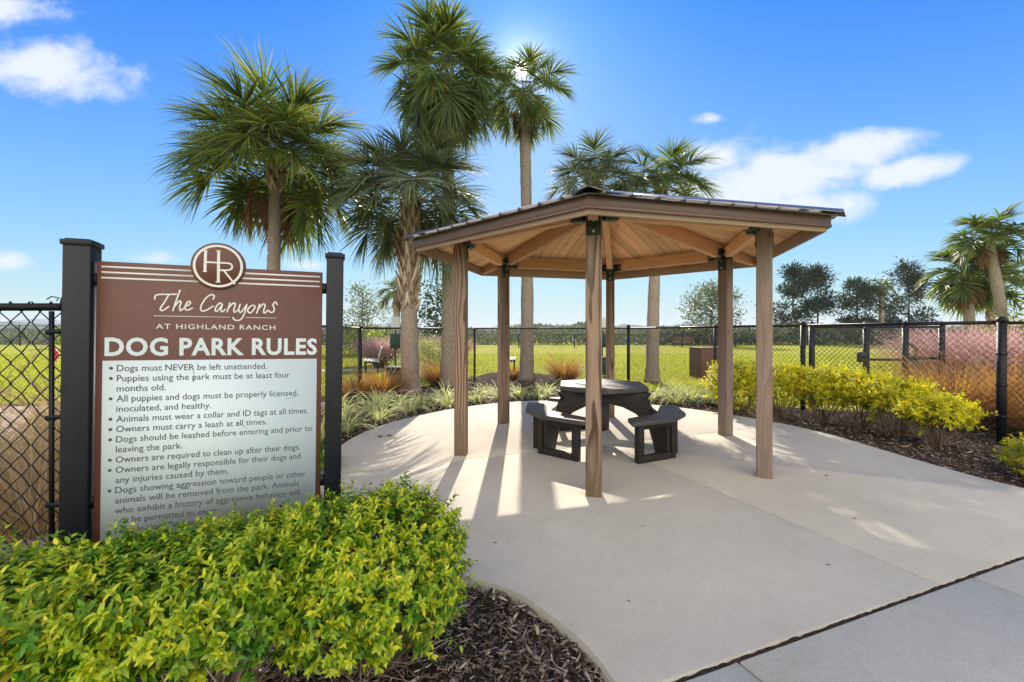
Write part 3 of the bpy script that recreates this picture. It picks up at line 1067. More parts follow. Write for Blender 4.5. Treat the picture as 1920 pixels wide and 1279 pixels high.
SCRIPT = [[(0.225, 1.575), (0.227, 1.59), (0.24, 1.598), (0.274, 1.6), (0.312, 1.602)], [(0.282, 1.599), (0.262, 1.557), (0.248, 1.531), (0.253, 1.52), (0.267, 1.527), (0.282, 1.541)],
          [(0.327, 1.622), (0.313, 1.573), (0.299, 1.521)], [(0.304, 1.539), (0.324, 1.568), (0.332, 1.564), (0.327, 1.54), (0.33, 1.522), (0.343, 1.533)],
          [(0.347, 1.54), (0.367, 1.554), (0.371, 1.565), (0.362, 1.568), (0.35, 1.548), (0.349, 1.532), (0.359, 1.525), (0.379, 1.535)],
          [(0.467, 1.583), (0.472, 1.599), (0.46, 1.606), (0.437, 1.588), (0.417, 1.55), (0.417, 1.526), (0.435, 1.525), (0.468, 1.548)],
          [(0.506, 1.56), (0.495, 1.564), (0.479, 1.541), (0.478, 1.524), (0.489, 1.527), (0.508, 1.558)], [(0.508, 1.558), (0.502, 1.532), (0.507, 1.521), (0.521, 1.533)],
          [(0.541, 1.566), (0.529, 1.521)], [(0.533, 1.538), (0.554, 1.565), (0.564, 1.561), (0.558, 1.53), (0.563, 1.52), (0.575, 1.531)],
          [(0.586, 1.561), (0.58, 1.535), (0.588, 1.519), (0.604, 1.54), (0.616, 1.561)], [(0.616, 1.561), (0.607, 1.518), (0.593, 1.487), (0.574, 1.478), (0.559, 1.484), (0.555, 1.493)],
          [(0.641, 1.559), (0.624, 1.543), (0.621, 1.526), (0.632, 1.518), (0.648, 1.536), (0.652, 1.554), (0.641, 1.559)], [(0.674, 1.564), (0.662, 1.518)],
          [(0.667, 1.537), (0.688, 1.564), (0.699, 1.56), (0.693, 1.529), (0.698, 1.519), (0.713, 1.534)],
          [(0.756, 1.565), (0.747, 1.578), (0.736, 1.563), (0.742, 1.545), (0.738, 1.527), (0.725, 1.523), (0.718, 1.531)]]
mb = MB()
for i, st in enumerate(SCRIPT):
    stroke(mb, st, 0.0068, -0.0006 - 0.0002 * (i % 4))
for a, b in ((0.222, 0.542), (0.612, 0.752)):
    mb.prism([(a, 1.4925), (b, 1.4925), (b, 1.4955), (a, 1.4955)], (0, 0, 0), (1, 0, 0), (0, 0, 1), (0, -1, 0), 0.0004, 0.001)
mb.build('script_lettering', M['cream'], pn)


def lettering(mb, body, x0, x1, z, cap, bold=0.0, y=-0.0018, spacing=1.0):
    """set a line of type so that it runs from x0 to x1 on the baseline z with capitals of height cap"""
    cu_ = bpy.data.curves.new('line', 'FONT')
    cu_.body = body
    cu_.size = 1.0
    cu_.offset = bold
    cu_.space_character = spacing
    cu_.resolution_u = 3
    ob = bpy.data.objects.new('line', cu_)
    COL.objects.link(ob)
    bpy.context.view_layer.update()
    me = bpy.data.meshes.new_from_object(ob.evaluated_get(bpy.context.evaluated_depsgraph_get()))
    V = np.zeros(len(me.vertices) * 3)
    me.vertices.foreach_get('co', V)
    V = V.reshape(-1, 3)
    F = [tuple(p.vertices) for p in me.polygons]
    bpy.data.objects.remove(ob)
    bpy.data.curves.remove(cu_)
    bpy.data.meshes.remove(me)
    xa, xb = V[:, 0].min(), V[:, 0].max()
    X = x0 + (V[:, 0] - xa) / (xb - xa) * (x1 - x0)
    Z = z + V[:, 1] * cap / (0.729 + bold)
    mb.add(np.stack([X, np.full_like(X, y), Z], 1), F)


mb = MB()
lettering(mb, 'AT HIGHLAND RANCH', 0.231, 0.748, 1.432, 0.0255, 0.004, -0.0007, 1.15)
mb.build('place_lettering', M['cream'], pn)
mb = MB()
lettering(mb, 'DOG PARK RULES', 0.033, 0.950, 1.3045, 0.089, 0.032, -0.0007, 1.08)
mb.build('heading_lettering', M['panelface'], pn)
LINES = [(1, 'Dogs must NEVER be left unattended.', 0.711), (1, 'Puppies using the park must be at least four', 0.819), (0, 'months old.', 0.274),
         (1, 'All puppies and dogs must be properly licensed,', 0.861), (0, 'inoculated, and healthy.', 0.464), (1, 'Animals must wear a collar and ID tags at all times.', 0.910),
         (1, 'Owners must carry a leash at all times.', 0.714), (1, 'Dogs should be leashed before entering and prior to', 0.929), (0, 'leaving the park.', 0.345),
         (1, 'Owners are required to clean up after their dogs.', 0.873), (1, 'Owners are legally responsible for their dogs and', 0.876), (0, 'any injuries caused by them.', 0.543),
         (1, 'Dogs showing aggression toward people or other', 0.901), (0, 'animals will be removed from the park. Animals', 0.870),
         (0, 'who exhibit a history of aggressive behavior will', 0.876), (0, 'not be permitted to enter.', 0.507), (1, 'Female dogs "in heat" are not permitted', 0.74)]
mb = MB()
for i, (bul, body, x1) in enumerate(LINES):
    z = 1.229 - 0.0481 * i
    lettering(mb, body, 0.081, x1, z, 0.0315, 0.004)
    if bul:
        th = np.linspace(0, 2 * np.pi, 14, endpoint=False)
        mb.add([(0.059 + 0.0075 * math.cos(t), -0.0018, z + 0.0145 + 0.0075 * math.sin(t)) for t in th], [tuple(range(13, -1, -1))])
mb.build('rules_lettering', M['ink'], wp)
# pen scratches on the sheet
for P in ([(0.386, 1.243), (0.389, 1.215), (0.391, 1.172)], [(0.80, 1.068), (0.83, 1.074), (0.852, 1.081)], [(0.575, 0.955), (0.60, 0.945), (0.622, 0.928)]):
    mb = MB()
    stroke(mb, P, 0.0022, -0.0023)
    mb.build('scratch', M['edge'], wp)

# ================================================================ CHAIN-LINK FENCES
M['wire'] = plain('vinyl_wire', (0.016, 0.017, 0.018), 0.4, 0.5, 0, 0.15, 20)


def mesh_fabric(mb, P, Q, z0, z1a, z1b, pitch, r, knuckle=True, n=3):
    """woven wire: two families of zigzag wires crossing between the ground and the rail"""
    P, Q = np.array(P, float), np.array(Q, float)
    L = np.linalg.norm(Q - P)
    t = (Q - P) / L
    nn = np.array([-t[1], t[0]])
    hgt = min(z1a, z1b) - z0
    half = pitch / 2
    rows = int(hgt / half)
    nw = int(L / pitch) + 1

    def pt(x, z, side):
        zz = z0 + (z - z0) / hgt * (z1a + (z1b - z1a) * np.clip(x / L, 0, 1) - z0)
        return (P[0] + t[0] * x + nn[0] * side, P[1] + t[1] * x + nn[1] * side, zz)
    for i in range(nw + 1):
        # each wire zigzags up through its neighbours' bends
        pts = []
        for j in range(rows + 1):
            x = i * pitch + (half if j % 2 else 0)
            if 0 <= x <= L:
                pts.append(pt(x, z0 + j * half, r * (1 if (i + j) % 2 else -1)))
        if len(pts) > 1:
            mb.tube(pts, r, n, cap=False)
        pts = []
        for j in range(rows + 1):
            x = i * pitch - (half if j % 2 else 0)
            if 0 <= x <= L:
                pts.append(pt(x, z0 + j * half, -r * (1 if (i + j) % 2 else -1)))
        if len(pts) > 1:
            mb.tube(pts, r, n, cap=False)


def fence(pts, posts, label, zr, rp=0.03, rrail=0.021, pitch=0.088, r=0.0026, z0=-0.02, over=0.0, capped=True, nm='chain_link_fence'):
    """pts: corners of the run; posts: (x, y, radius, top)"""
    c = np.mean(np.array(pts), axis=0)
    f = thing(nm, label, 'fence', (c[0], c[1], -0.06))
    o_ = np.array([c[0], c[1], -0.06])
    for x, y, rad, top in posts:
        mb = MB()
        mb.tube([(x - o_[0], y - o_[1], -0.1), (x - o_[0], y - o_[1], top + 0.06)], rad, 14)
        p = mb.build('post', M['black'], f)
        for pl in p.data.polygons:
            pl.use_smooth = len(pl.vertices) == 4
        mb = MB()
        zz = top + 0.06
        mb.tube([(x - o_[0], y - o_[1], zz + a) for a in (-0.02, 0.012, 0.035, 0.05, 0.056)], [rad * 1.14, rad * 1.14, rad * 0.95, rad * 0.5, 0.004], 14)
        mb.build('post_cap', M['black'], p, smooth=True)
        for zb in ((0.32, 0.72, 1.12) if y < 20 else ()):
            mb = MB()
            mb.tube([(x - o_[0], y - o_[1], zb + 0.06 - 0.011), (x - o_[0], y - o_[1], zb + 0.06 + 0.011)], rad * 1.16, 12)
            mb.build('band', M['black'], p)
    for i in range(len(pts) - 1):
        P, Q = np.array(pts[i]) - o_[:2], np.array(pts[i + 1]) - o_[:2]
        za, zb = zr[i] + 0.06, zr[i + 1] + 0.06
        mb = MB()
        mb.tube([(*P, za), (*Q, zb)], rrail, 10)
        rl = mb.build('top_rail', M['black'], f, smooth=True)
        mb = MB()
        mesh_fabric(mb, P, Q, z0 + 0.06, za + over, zb + over, pitch, r)
        wi = mb.build('wire_mesh', M['wire'], f)
    return f


# the run by the sign: rail across the left edge of the view, ending at a post behind the sign post
fl = fence([(-6.2, 2.36), (-2.315, 2.33)], [(-2.285, 2.33, 0.033, 1.56), (-4.9, 2.35, 0.03, 1.56)], 'black chain-link fence run ending beside the thicker sign post', (1.542, 1.542),
           rrail=0.0205, pitch=0.106, r=0.0044, over=0.045)
mb = MB()
oL = np.array([(-6.2 - 2.315) / 2, 2.345, -0.06])
mb.box((-2.368 - oL[0], 2.318 - oL[1], 0.80), (0.019, 0.012, 1.56))
for z in (1.47, 1.03, 0.58):
    mb.beam((-2.395 - oL[0], 2.314 - oL[1], z), (-2.27 - oL[0], 2.318 - oL[1], z + 0.012), 0.008, 0.024)
mb.tube([(-2.40 - oL[0], 2.325 - oL[1], 1.642), (-2.36 - oL[0], 2.31 - oL[1], 1.655), (-2.335 - oL[0], 2.325 - oL[1], 1.648), (-2.36 - oL[0], 2.335 - oL[1], 1.635)], 0.003, 5)
mb.build('tension_bar', M['black'], fl)
fence([(-2.285, 2.36), (-3.26, 9.62)], [(-2.8, 6.0, 0.026, 1.49)], 'black chain-link fence run going back from behind the sign', (1.50, 1.475), pitch=0.092, r=0.003)
fence([(-3.26, 9.68), (-1.06, 12.77), (3.46, 13.4)], [(-3.26, 9.68, 0.042, 1.49), (-1.06, 12.77, 0.03, 1.44), (3.46, 13.4, 0.046, 1.55)],
      'black chain-link fence run behind the palm trunks', (1.475, 1.475, 1.49), pitch=0.092, r=0.0034)
fence([(3.46, 13.36), (5.37, 8.32), (6.3, 5.82)], [(4.62, 10.25, 0.034, 1.5), (5.37, 8.32, 0.042, 1.54), (6.3, 5.8, 0.05, 1.55)],
      'black chain-link fence run beside the yellow hedge', (1.49, 1.515, 1.525), pitch=0.086, r=0.004, rrail=0.026)
fence([(6.34, 5.80), (9.6, 5.2)], [(9.6, 5.2, 0.036, 1.52)], 'black chain-link fence run leaving the view beside the pink grass', (1.52, 1.52), pitch=0.086, r=0.004)

# the gate vestibule behind the hedge
gt = thing('park_gate', 'black chain-link gate frame with mid rails beyond the yellow hedge', 'gate', (6.9, 8.7, -0.06))
gp = [(5.82 - 6.9, 8.75 - 8.7), (6.72 - 6.9, 8.55 - 8.7), (7.42 - 6.9, 8.5 - 8.7), (8.2 - 6.9, 8.6 - 8.7)]
for x, y in gp:
    mb = MB()
    mb.tube([(x, y, -0.05), (x, y, 1.60)], 0.052, 12)
    mb.tube([(x, y, 1.60), (x, y, 1.63), (x, y, 1.66)], [0.058, 0.05, 0.01], 12)
    mb.build('post', M['black'], gt)
for (a, b), zs in (((0, 1), (1.55,)), ((1, 2), (1.55, 0.93)), ((2, 3), (1.55, 0.95))):
    for z in zs:
        mb = MB()
        mb.tube([(*gp[a], z), (*gp[b], z)], 0.022, 8)
        mb.build('rail', M['black'], gt)
    mb = MB()
    mesh_fabric(mb, gp[a], gp[b], 0.05, 1.55, 1.55, 0.09, 0.0032)
    mb.build('wire_mesh', M['wire'], gt)
mb = MB()
mb.box((gp[1][0] - 0.10, gp[1][1] - 0.02, 0.98), (0.13, 0.09, 0.19))
mb.tube([(gp[1][0] - 0.10, gp[1][1] - 0.06, 0.98), (gp[1][0] - 0.10, gp[1][1] - 0.10, 0.98)], 0.02, 8)
mb.build('latch_box', M['darksteel'], gt, bevel=0.01)
# low fence along the far edge of the field
FP = [(-19 + 4.9 * i, 40.2 + 0.5 * math.sin(i)) for i in range(9)]
fence(FP, [(x, y, 0.05, 1.12) for x, y in FP], 'low far chain-link fence along the far edge of the field', [1.05] * 9, pitch=0.30, r=0.006, rrail=0.025)
FP = [(-62 + 4.5 * i, 43.5 + 0.3 * i) for i in range(7)]
fence(FP, [(x, y, 0.06, 1.95) for x, y in FP], 'tall far chain-link fence across the field behind the hydrant', [1.9] * 7, pitch=0.35, r=0.007, rrail=0.03)

# ================================================================ PLANT BUILDERS
LT = np.array([(0, 0, 0), (.3, .5, .10), (.3, 0, 0.02), (.3, -.5, .10), (.70, .43, .05), (.70, 0, -.03), (.70, -.43, .05), (1, 0, -.16)])
LF3 = np.array([(0, 2, 1), (0, 3, 2), (4, 5, 7), (5, 6, 7)])
LF4 = np.array([(1, 2, 5, 4), (2, 3, 6, 5)])
RT = np.array([(0, 0, 0), (.5, .5, .06), (1, 0, -.1), (.5, -.5, .06)])
RF = np.array([(0, 3, 2, 1)])


def unit(v):
    return v / (np.linalg.norm(v, axis=-1, keepdims=True) + 1e-12)


def leaves(mb, O, X, Z, L, W, tone=0.5, simple=False, mi=0, curl=None):
    """blades at O pointing along X with face normal near Z"""
    n = len(O)
    X = unit(X)
    Y = unit(np.cross(Z, X))
    Zn = np.cross(X, Y)
    T = RT if simple else LT
    L = np.broadcast_to(L, (n,))
    W = np.broadcast_to(W, (n,))
    x = T[None, :, 0] * L[:, None]
    y = T[None, :, 1] * W[:, None]
    z = T[None, :, 2] * L[:, None]
    if curl is not None:
        z = z - curl[:, None] * (T[None, :, 0] ** 2) * L[:, None]
    V = O[:, None, :] + x[..., None] * X[:, None, :] + y[..., None] * Y[:, None, :] + z[..., None] * Zn[:, None, :]
    k = T.shape[0]
    off = (np.arange(n) * k)[:, None, None]
    n0 = mb.n
    tn = np.repeat(np.broadcast_to(tone, (n,)), k)
    if simple:
        mb.add(V.reshape(-1, 3), (RF[None] + off).reshape(-1, 4), mi, tn)
    else:
        mb.add(V.reshape(-1, 3), (LF3[None] + off).reshape(-1, 3), mi, tn)
        mb.F.append(((LF4[None] + off).reshape(-1, 4) + n0, mi))


def strips(mb, P, Wd, S, tone, mi=0, mid=None, fold=0.0, N=None):
    """ribbons: P (n,k,3) centre lines, Wd (n,k) widths, S (n,k,3) or (n,1,3) width directions"""
    n, k, _ = P.shape
    S = np.broadcast_to(S, P.shape)
    A = P - S * Wd[..., None] / 2
    B = P + S * Wd[..., None] / 2
    tone = np.broadcast_to(tone, (n, k))
    if mid is None:
        V = np.stack([A, B], 2).reshape(-1, 3)
        T = np.repeat(tone[..., None], 2, 2).reshape(-1)
        c = 2
        b = (np.arange(n)[:, None] * k + np.arange(k - 1)[None]) * 2
        F = np.stack([b, b + 1, b + 3, b + 2], -1).reshape(-1, 4)
    else:
        Mi = P if N is None else P + N * Wd[..., None] * fold
        V = np.stack([A, Mi, B], 2).reshape(-1, 3)
        T = np.stack([tone, np.broadcast_to(mid, (n, k)), tone], 2).reshape(-1)
        b = (np.arange(n)[:, None] * k + np.arange(k - 1)[None]) * 3
        F = np.concatenate([np.stack([b, b + 1, b + 4, b + 3], -1).reshape(-1, 4), np.stack([b + 1, b + 2, b + 5, b + 4], -1).reshape(-1, 4)])
    mb.add(V, F, mi, T)


def arcs(n, k, length, az, el, droop, rs):
    """centre lines that start at elevation el and bend over under their weight"""
    ds = length / (k - 1)
    P = np.zeros((n, k, 3))
    e = np.array(el, float)
    for j in range(1, k):
        f = (j / (k - 1)) ** 1.2
        ee = np.clip(e - droop * f, -1.45, 1.5)
        P[:, j, 0] = P[:, j - 1, 0] + ds * np.cos(ee) * np.cos(az)
        P[:, j, 1] = P[:, j - 1, 1] + ds * np.cos(ee) * np.sin(az)
        P[:, j, 2] = P[:, j - 1, 2] + ds * np.sin(ee)
    return P


def grass_clump(mb, n, hgt, spread, wd, droop, rs, el=(0.9, 1.5), k=5, tone='len', base=0.1, variegated=False):
    az = rs.uniform(0, 2 * np.pi, n)
    e = rs.uniform(el[0], el[1], n)
    ln = hgt * rs.uniform(0.6, 1.15, n)
    P = arcs(n, k, ln, az + rs.normal(0, 0.2, n), e, droop * rs.uniform(0.6, 1.5, n), rs)
    r0 = base * np.sqrt(rs.random(n))
    P[:, :, 0] += (r0 * np.cos(az))[:, None]
    P[:, :, 1] += (r0 * np.sin(az))[:, None]
    P[:, :, :2] *= spread
    t = np.linspace(0, 1, k)
    W = wd * rs.uniform(0.7, 1.3, (n, 1)) * (1 - t ** 2.2)[None] * np.where(t < 0.1, 0.6, 1)[None] + 0.0004
    sd = az + np.pi / 2 + rs.normal(0, 0.5, n)
    S = np.stack([np.cos(sd), np.sin(sd), rs.normal(0, 0.2, n)], 1)[:, None, :]
    if variegated:
        strips(mb, P, W, S, np.full((n, k), 0.92), mid=np.full((n, k), 0.0))
    else:
        tn = np.broadcast_to(t, (n, k)) if isinstance(tone, str) else tone
        strips(mb, P, W, S, tn)


def fan_fronds(mb, n, rc, rs, el0, el1, nseg=40, seg_w=0.058, mi=0, pet_mi=1, dead=False, az0=None, k=5, tone=None, sag=1.0, avoid=True):
    """costapalmate palm leaves: an arching stalk, a recurved rib and a fan of folded, drooping segments"""
    for i in range(n):
        f = (i + 0.5) / n
        az = (i * 2.39996 + rs.normal(0, 0.15)) if az0 is None else az0[i]
        el = R(el0 + (el1 - el0) * f + rs.normal(0, 6))
        if avoid and not dead and math.sin(az) < -0.6 and el < R(8):
            el = R(12) + 0.3 * (R(8) - el)          # fronds on the open side stay up
        sc = rs.uniform(0.85, 1.12)
        Lp, Lc, Ls = 0.46 * rc * sc, 0.25 * rc * sc, 0.55 * rc * sc
        if dead:
            Lp *= 0.8
        # stalk and rib
        P = [np.array([0.07 * math.cos(az), 0.07 * math.sin(az), 0.0])]
        e = el
        ns = 7
        bend = R(26) * sag if not dead else R(40)
        for j in range(ns):
            e2 = e - bend * (j / ns) ** 1.5 * (0.7 if el > R(60) else 1.0)
            P.append(P[-1] + Lp / ns * np.array([math.cos(e2) * math.cos(az), math.cos(e2) * math.sin(az), math.sin(e2)]))
        e = e2
        nc = 6
        Cp, Ct = [P[-1]], []
        for j in range(nc):
            e -= R(40) * sag / nc
            e = max(e, R(-86))
            dv = np.array([math.cos(e) * math.cos(az), math.cos(e) * math.sin(az), math.sin(e)])
            Ct.append(dv)
            Cp.append(Cp[-1] + Lc / nc * dv)
        Ct.append(Ct[-1])
        tn = rs.random() if tone is None else tone
        mb.tube(np.array(P + Cp[1:]), np.linspace(0.017, 0.006, len(P) + nc), 4, pet_mi, cap=False, tone=tn)
        u = np.linspace(-1, 1, nseg) + rs.normal(0, 0.02, nseg)
        if dead:
            keep = rs.random(nseg) < 0.85
            u = u[keep]
        m_ = len(u)
        au = np.abs(u)
        pos = np.clip((1 - au) * 1.35, 0, 1) * nc
        i0 = np.clip(pos.astype(int), 0, nc - 1)
        fr = (pos - i0)[:, None]
        Cp, Ct = np.array(Cp), np.array(Ct)
        O = Cp[i0] * (1 - fr) + Cp[i0 + 1] * fr
        T = unit(Ct[i0] * (1 - fr) + Ct[i0 + 1] * fr)
        S = np.array([-math.sin(az), math.cos(az), 0.0])
        S = np.broadcast_to(S, T.shape)
        Nn = unit(np.cross(T, S))
        Nn = np.where(Nn[:, 2:3] < 0, Nn, Nn)
        phi = u * R(118) if not dead else u * R(60)
        D = unit(T * np.cos(phi)[:, None] + S * np.sin(phi)[:, None] + Nn * (0.32 * np.abs(np.sin(phi)) + rs.normal(0, 0.13, m_))[:, None])
        ln = Ls * (0.62 + 0.38 * np.cos(phi * 0.72)) * rs.uniform(0.78, 1.1, m_)
        if dead:
            ln *= rs.uniform(0.6, 1.0, m_)
        K = k
        Pp = np.zeros((m_, K, 3))
        Pp[:, 0] = O
        dcur = D.copy()
        grav = (rs.uniform(0.12, 0.62, m_) if not dead else rs.uniform(0.5, 0.9, m_)) * sag
        for j in range(1, K):
            Pp[:, j] = Pp[:, j - 1] + dcur * (ln / (K - 1))[:, None]
            dcur = unit(dcur + np.array([0, 0, -1.0]) * (grav * (j / K) ** 1.3)[:, None])
        wdir = unit(np.cross(D, Nn) + rs.normal(0, 0.25, (m_, 3)))
        tt = np.linspace(0, 1, K)
        Wd = seg_w * (rc / 2.2) ** 0.6 * rs.uniform(0.8, 1.2, (m_, 1)) * np.interp(tt, [0, 0.3, 0.6, 1], [0.55, 1.0, 0.75, 0.04])[None]
        strips(mb, Pp, Wd, wdir[:, None, :], np.full((m_, K), tn), mi, mid=np.full((m_, K), tn), fold=0.22, N=np.broadcast_to(Nn[:, None, :], Pp.shape))


M['frond'] = leaf_mat('palm_frond', [(0, (0.045, 0.085, 0.026)), (0.5, (0.09, 0.135, 0.038)), (1, (0.17, 0.20, 0.055))], 0.45, 2.0, 0.36, 0.45,
                      stops2=[(0, (0.055, 0.10, 0.026)), (0.7, (0.11, 0.155, 0.034)), (1, (0.28, 0.25, 0.04))])
M['bluefrond'] = leaf_mat('blue_green_frond', [(0, (0.10, 0.14, 0.085)), (0.5, (0.155, 0.205, 0.12)), (1, (0.25, 0.285, 0.18))], 0.35, 1.5, 0.6, 0.15,
                          stops2=[(0, (0.10, 0.14, 0.07)), (0.8, (0.14, 0.17, 0.07)), (1, (0.20, 0.20, 0.07))])
M['deadfrond'] = leaf_mat('dry_frond', [(0, (0.13, 0.075, 0.04)), (0.5, (0.23, 0.13, 0.07)), (1, (0.36, 0.22, 0.12))], 0.35, 1.3, 0.7, 0.2)
M['petiole'] = leaf_mat('frond_stalk', [(0, (0.13, 0.16, 0.05)), (1, (0.22, 0.22, 0.08))], 0.1, 1.2, 0.45, 0.4)

m, q, o = mat('palm_trunk')
co = obj_co(q)
n1 = q.noise(q.mapping(co, (15, 15, 32)), 1.0, 6, 0.75)
n2 = q.noise(q.mapping(co, (75, 75, 14)), 1.0, 5, 0.7)
n3 = q.noise(co, 2.2, 5, 0.6)
col = q.ramp(q.math('ADD', q.math('MULTIPLY', n1, 0.5), q.math('MULTIPLY', n2, 0.5)), [(0.34, (0.12, 0.09, 0.065)), (0.5, (0.37, 0.29, 0.225)), (0.66, (0.58, 0.48, 0.385))])
col = q.mix(q.maprange(n3, 0.4, 0.7, 0, 0.4), col, (0.36, 0.32, 0.275))
principled(q, o, col, 0.85, 0.2, bump=q.math('ADD', n1, n2), bstr=1.0, bdist=0.03)
M['trunk'] = m
M['boot'] = leaf_mat('leaf_boots', [(0, (0.24, 0.17, 0.10)), (0.5, (0.46, 0.35, 0.23)), (1, (0.62, 0.50, 0.36))], 0.05, 1.0, 0.8, 0.2)
M['bark'] = plain('grey_bark', (0.10, 0.08, 0.065), 0.9, 0.1, 0, 0.4, 14, 0.5)
M['stem'] = leaf_mat('woody_stems', [(0, (0.10, 0.07, 0.045)), (0.5, (0.22, 0.16, 0.11)), (1, (0.46, 0.37, 0.28))], 0.02, 1.0, 0.8, 0.15)


def palm(x, y, H, rt, rc, label, seed, n=38, lean=(0, 0), leaf='frond', dead=5, boots=(0.0, 0), nseg=76, el=(84, -38), group='palms round the shelter', rtop=None, sag=1.0, seg_w=0.041, avoid=True):
    rs = np.random.default_rng(seed)
    t = thing('cabbage_palm', label, 'palm tree', (x, y, -0.06), 0, group)
    mb = MB()
    k = 60
    zz = np.linspace(0, H, k)
    f = zz / H
    rad = np.interp(f, [0, 0.03, 0.1, 0.6, 0.92, 1.0], [1.45, 1.2, 1.05, 0.95, 0.97, 0.8]) * rt * (1 + rs.normal(0, 0.03, k))
    if rtop:
        rad *= np.interp(f, [0, 1], [1, rtop / rt])
    P = np.stack([lean[0] * f ** 1.5 + 0.02 * np.sin(f * 5 + seed), lean[1] * f ** 1.5 + 0.02 * np.cos(f * 4 + seed), zz], 1)
    mb.tube(P, rad, 22)
    mb.build('trunk', M['trunk'], t, smooth=True)
    top = P[-1]
    mb = MB()
    fan_fronds(mb, n, rc, rs, el[0], el[1], nseg, seg_w, sag=sag, avoid=avoid)
    c = mb.build('crown', [M[leaf], M['petiole']], t)
    c.location = tuple(top - np.array([0, 0, 0.05]))
    if dead:
        mb = MB()
        az = np.where(rs.random(dead) < 0.62, np.pi, 0.0) + rs.normal(0, 0.5, dead)
        fan_fronds(mb, dead, rc * 0.86, rs, -35, -72, max(16, nseg - 12), seg_w, 0, 0, dead=True, az0=az, sag=sag)
        dd = mb.build('dead_fronds', M['deadfrond'], t)
        dd.location = tuple(top - np.array([0, 0, 0.12]))
    if boots[1]:
        mb = MB()
        nb = boots[1]
        for i in range(nb):
            f_ = boots[0] + (1 - boots[0]) * (i + rs.random()) / nb
            zc = f_ * H
            a = i * 2.39996
            r_ = np.interp(zc, zz, rad)
            px = np.interp(f_, f, P[:, 0]); py = np.interp(f_, f, P[:, 1])
            ln = rs.uniform(0.2, 0.36)
            dr = rs.uniform(0.25, 0.5)
            for sgn in (-1, 1):
                a0 = a + sgn * 0.5
                p0 = np.array([px + r_ * 0.98 * math.cos(a0), py + r_ * 0.98 * math.sin(a0), zc - 0.10])
                p1 = np.array([px + (r_ + 0.035) * math.cos(a + sgn * 0.12), py + (r_ + 0.035) * math.sin(a + sgn * 0.12), zc + 0.05])
                p2 = np.array([px + (r_ + ln * dr) * math.cos(a), py + (r_ + ln * dr) * math.sin(a), zc + ln])
                mb.tube(np.array([p0, p1, p2]), [0.03, 0.035, 0.022], 5)
        mb.build('leaf_boots', M['boot'], t)
    return t


# clipped golden shrubs ---------------------------------------------------------------------
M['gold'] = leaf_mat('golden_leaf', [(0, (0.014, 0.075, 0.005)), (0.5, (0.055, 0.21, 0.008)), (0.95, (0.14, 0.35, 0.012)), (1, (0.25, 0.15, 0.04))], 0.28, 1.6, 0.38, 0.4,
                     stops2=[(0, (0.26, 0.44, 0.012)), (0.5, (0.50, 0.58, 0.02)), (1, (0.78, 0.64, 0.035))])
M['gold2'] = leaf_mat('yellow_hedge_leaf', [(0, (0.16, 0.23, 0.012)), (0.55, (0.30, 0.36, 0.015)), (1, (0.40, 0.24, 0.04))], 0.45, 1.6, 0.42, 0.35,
                      stops2=[(0, (0.46, 0.50, 0.012)), (0.5, (0.68, 0.64, 0.018)), (1, (0.82, 0.68, 0.03))])


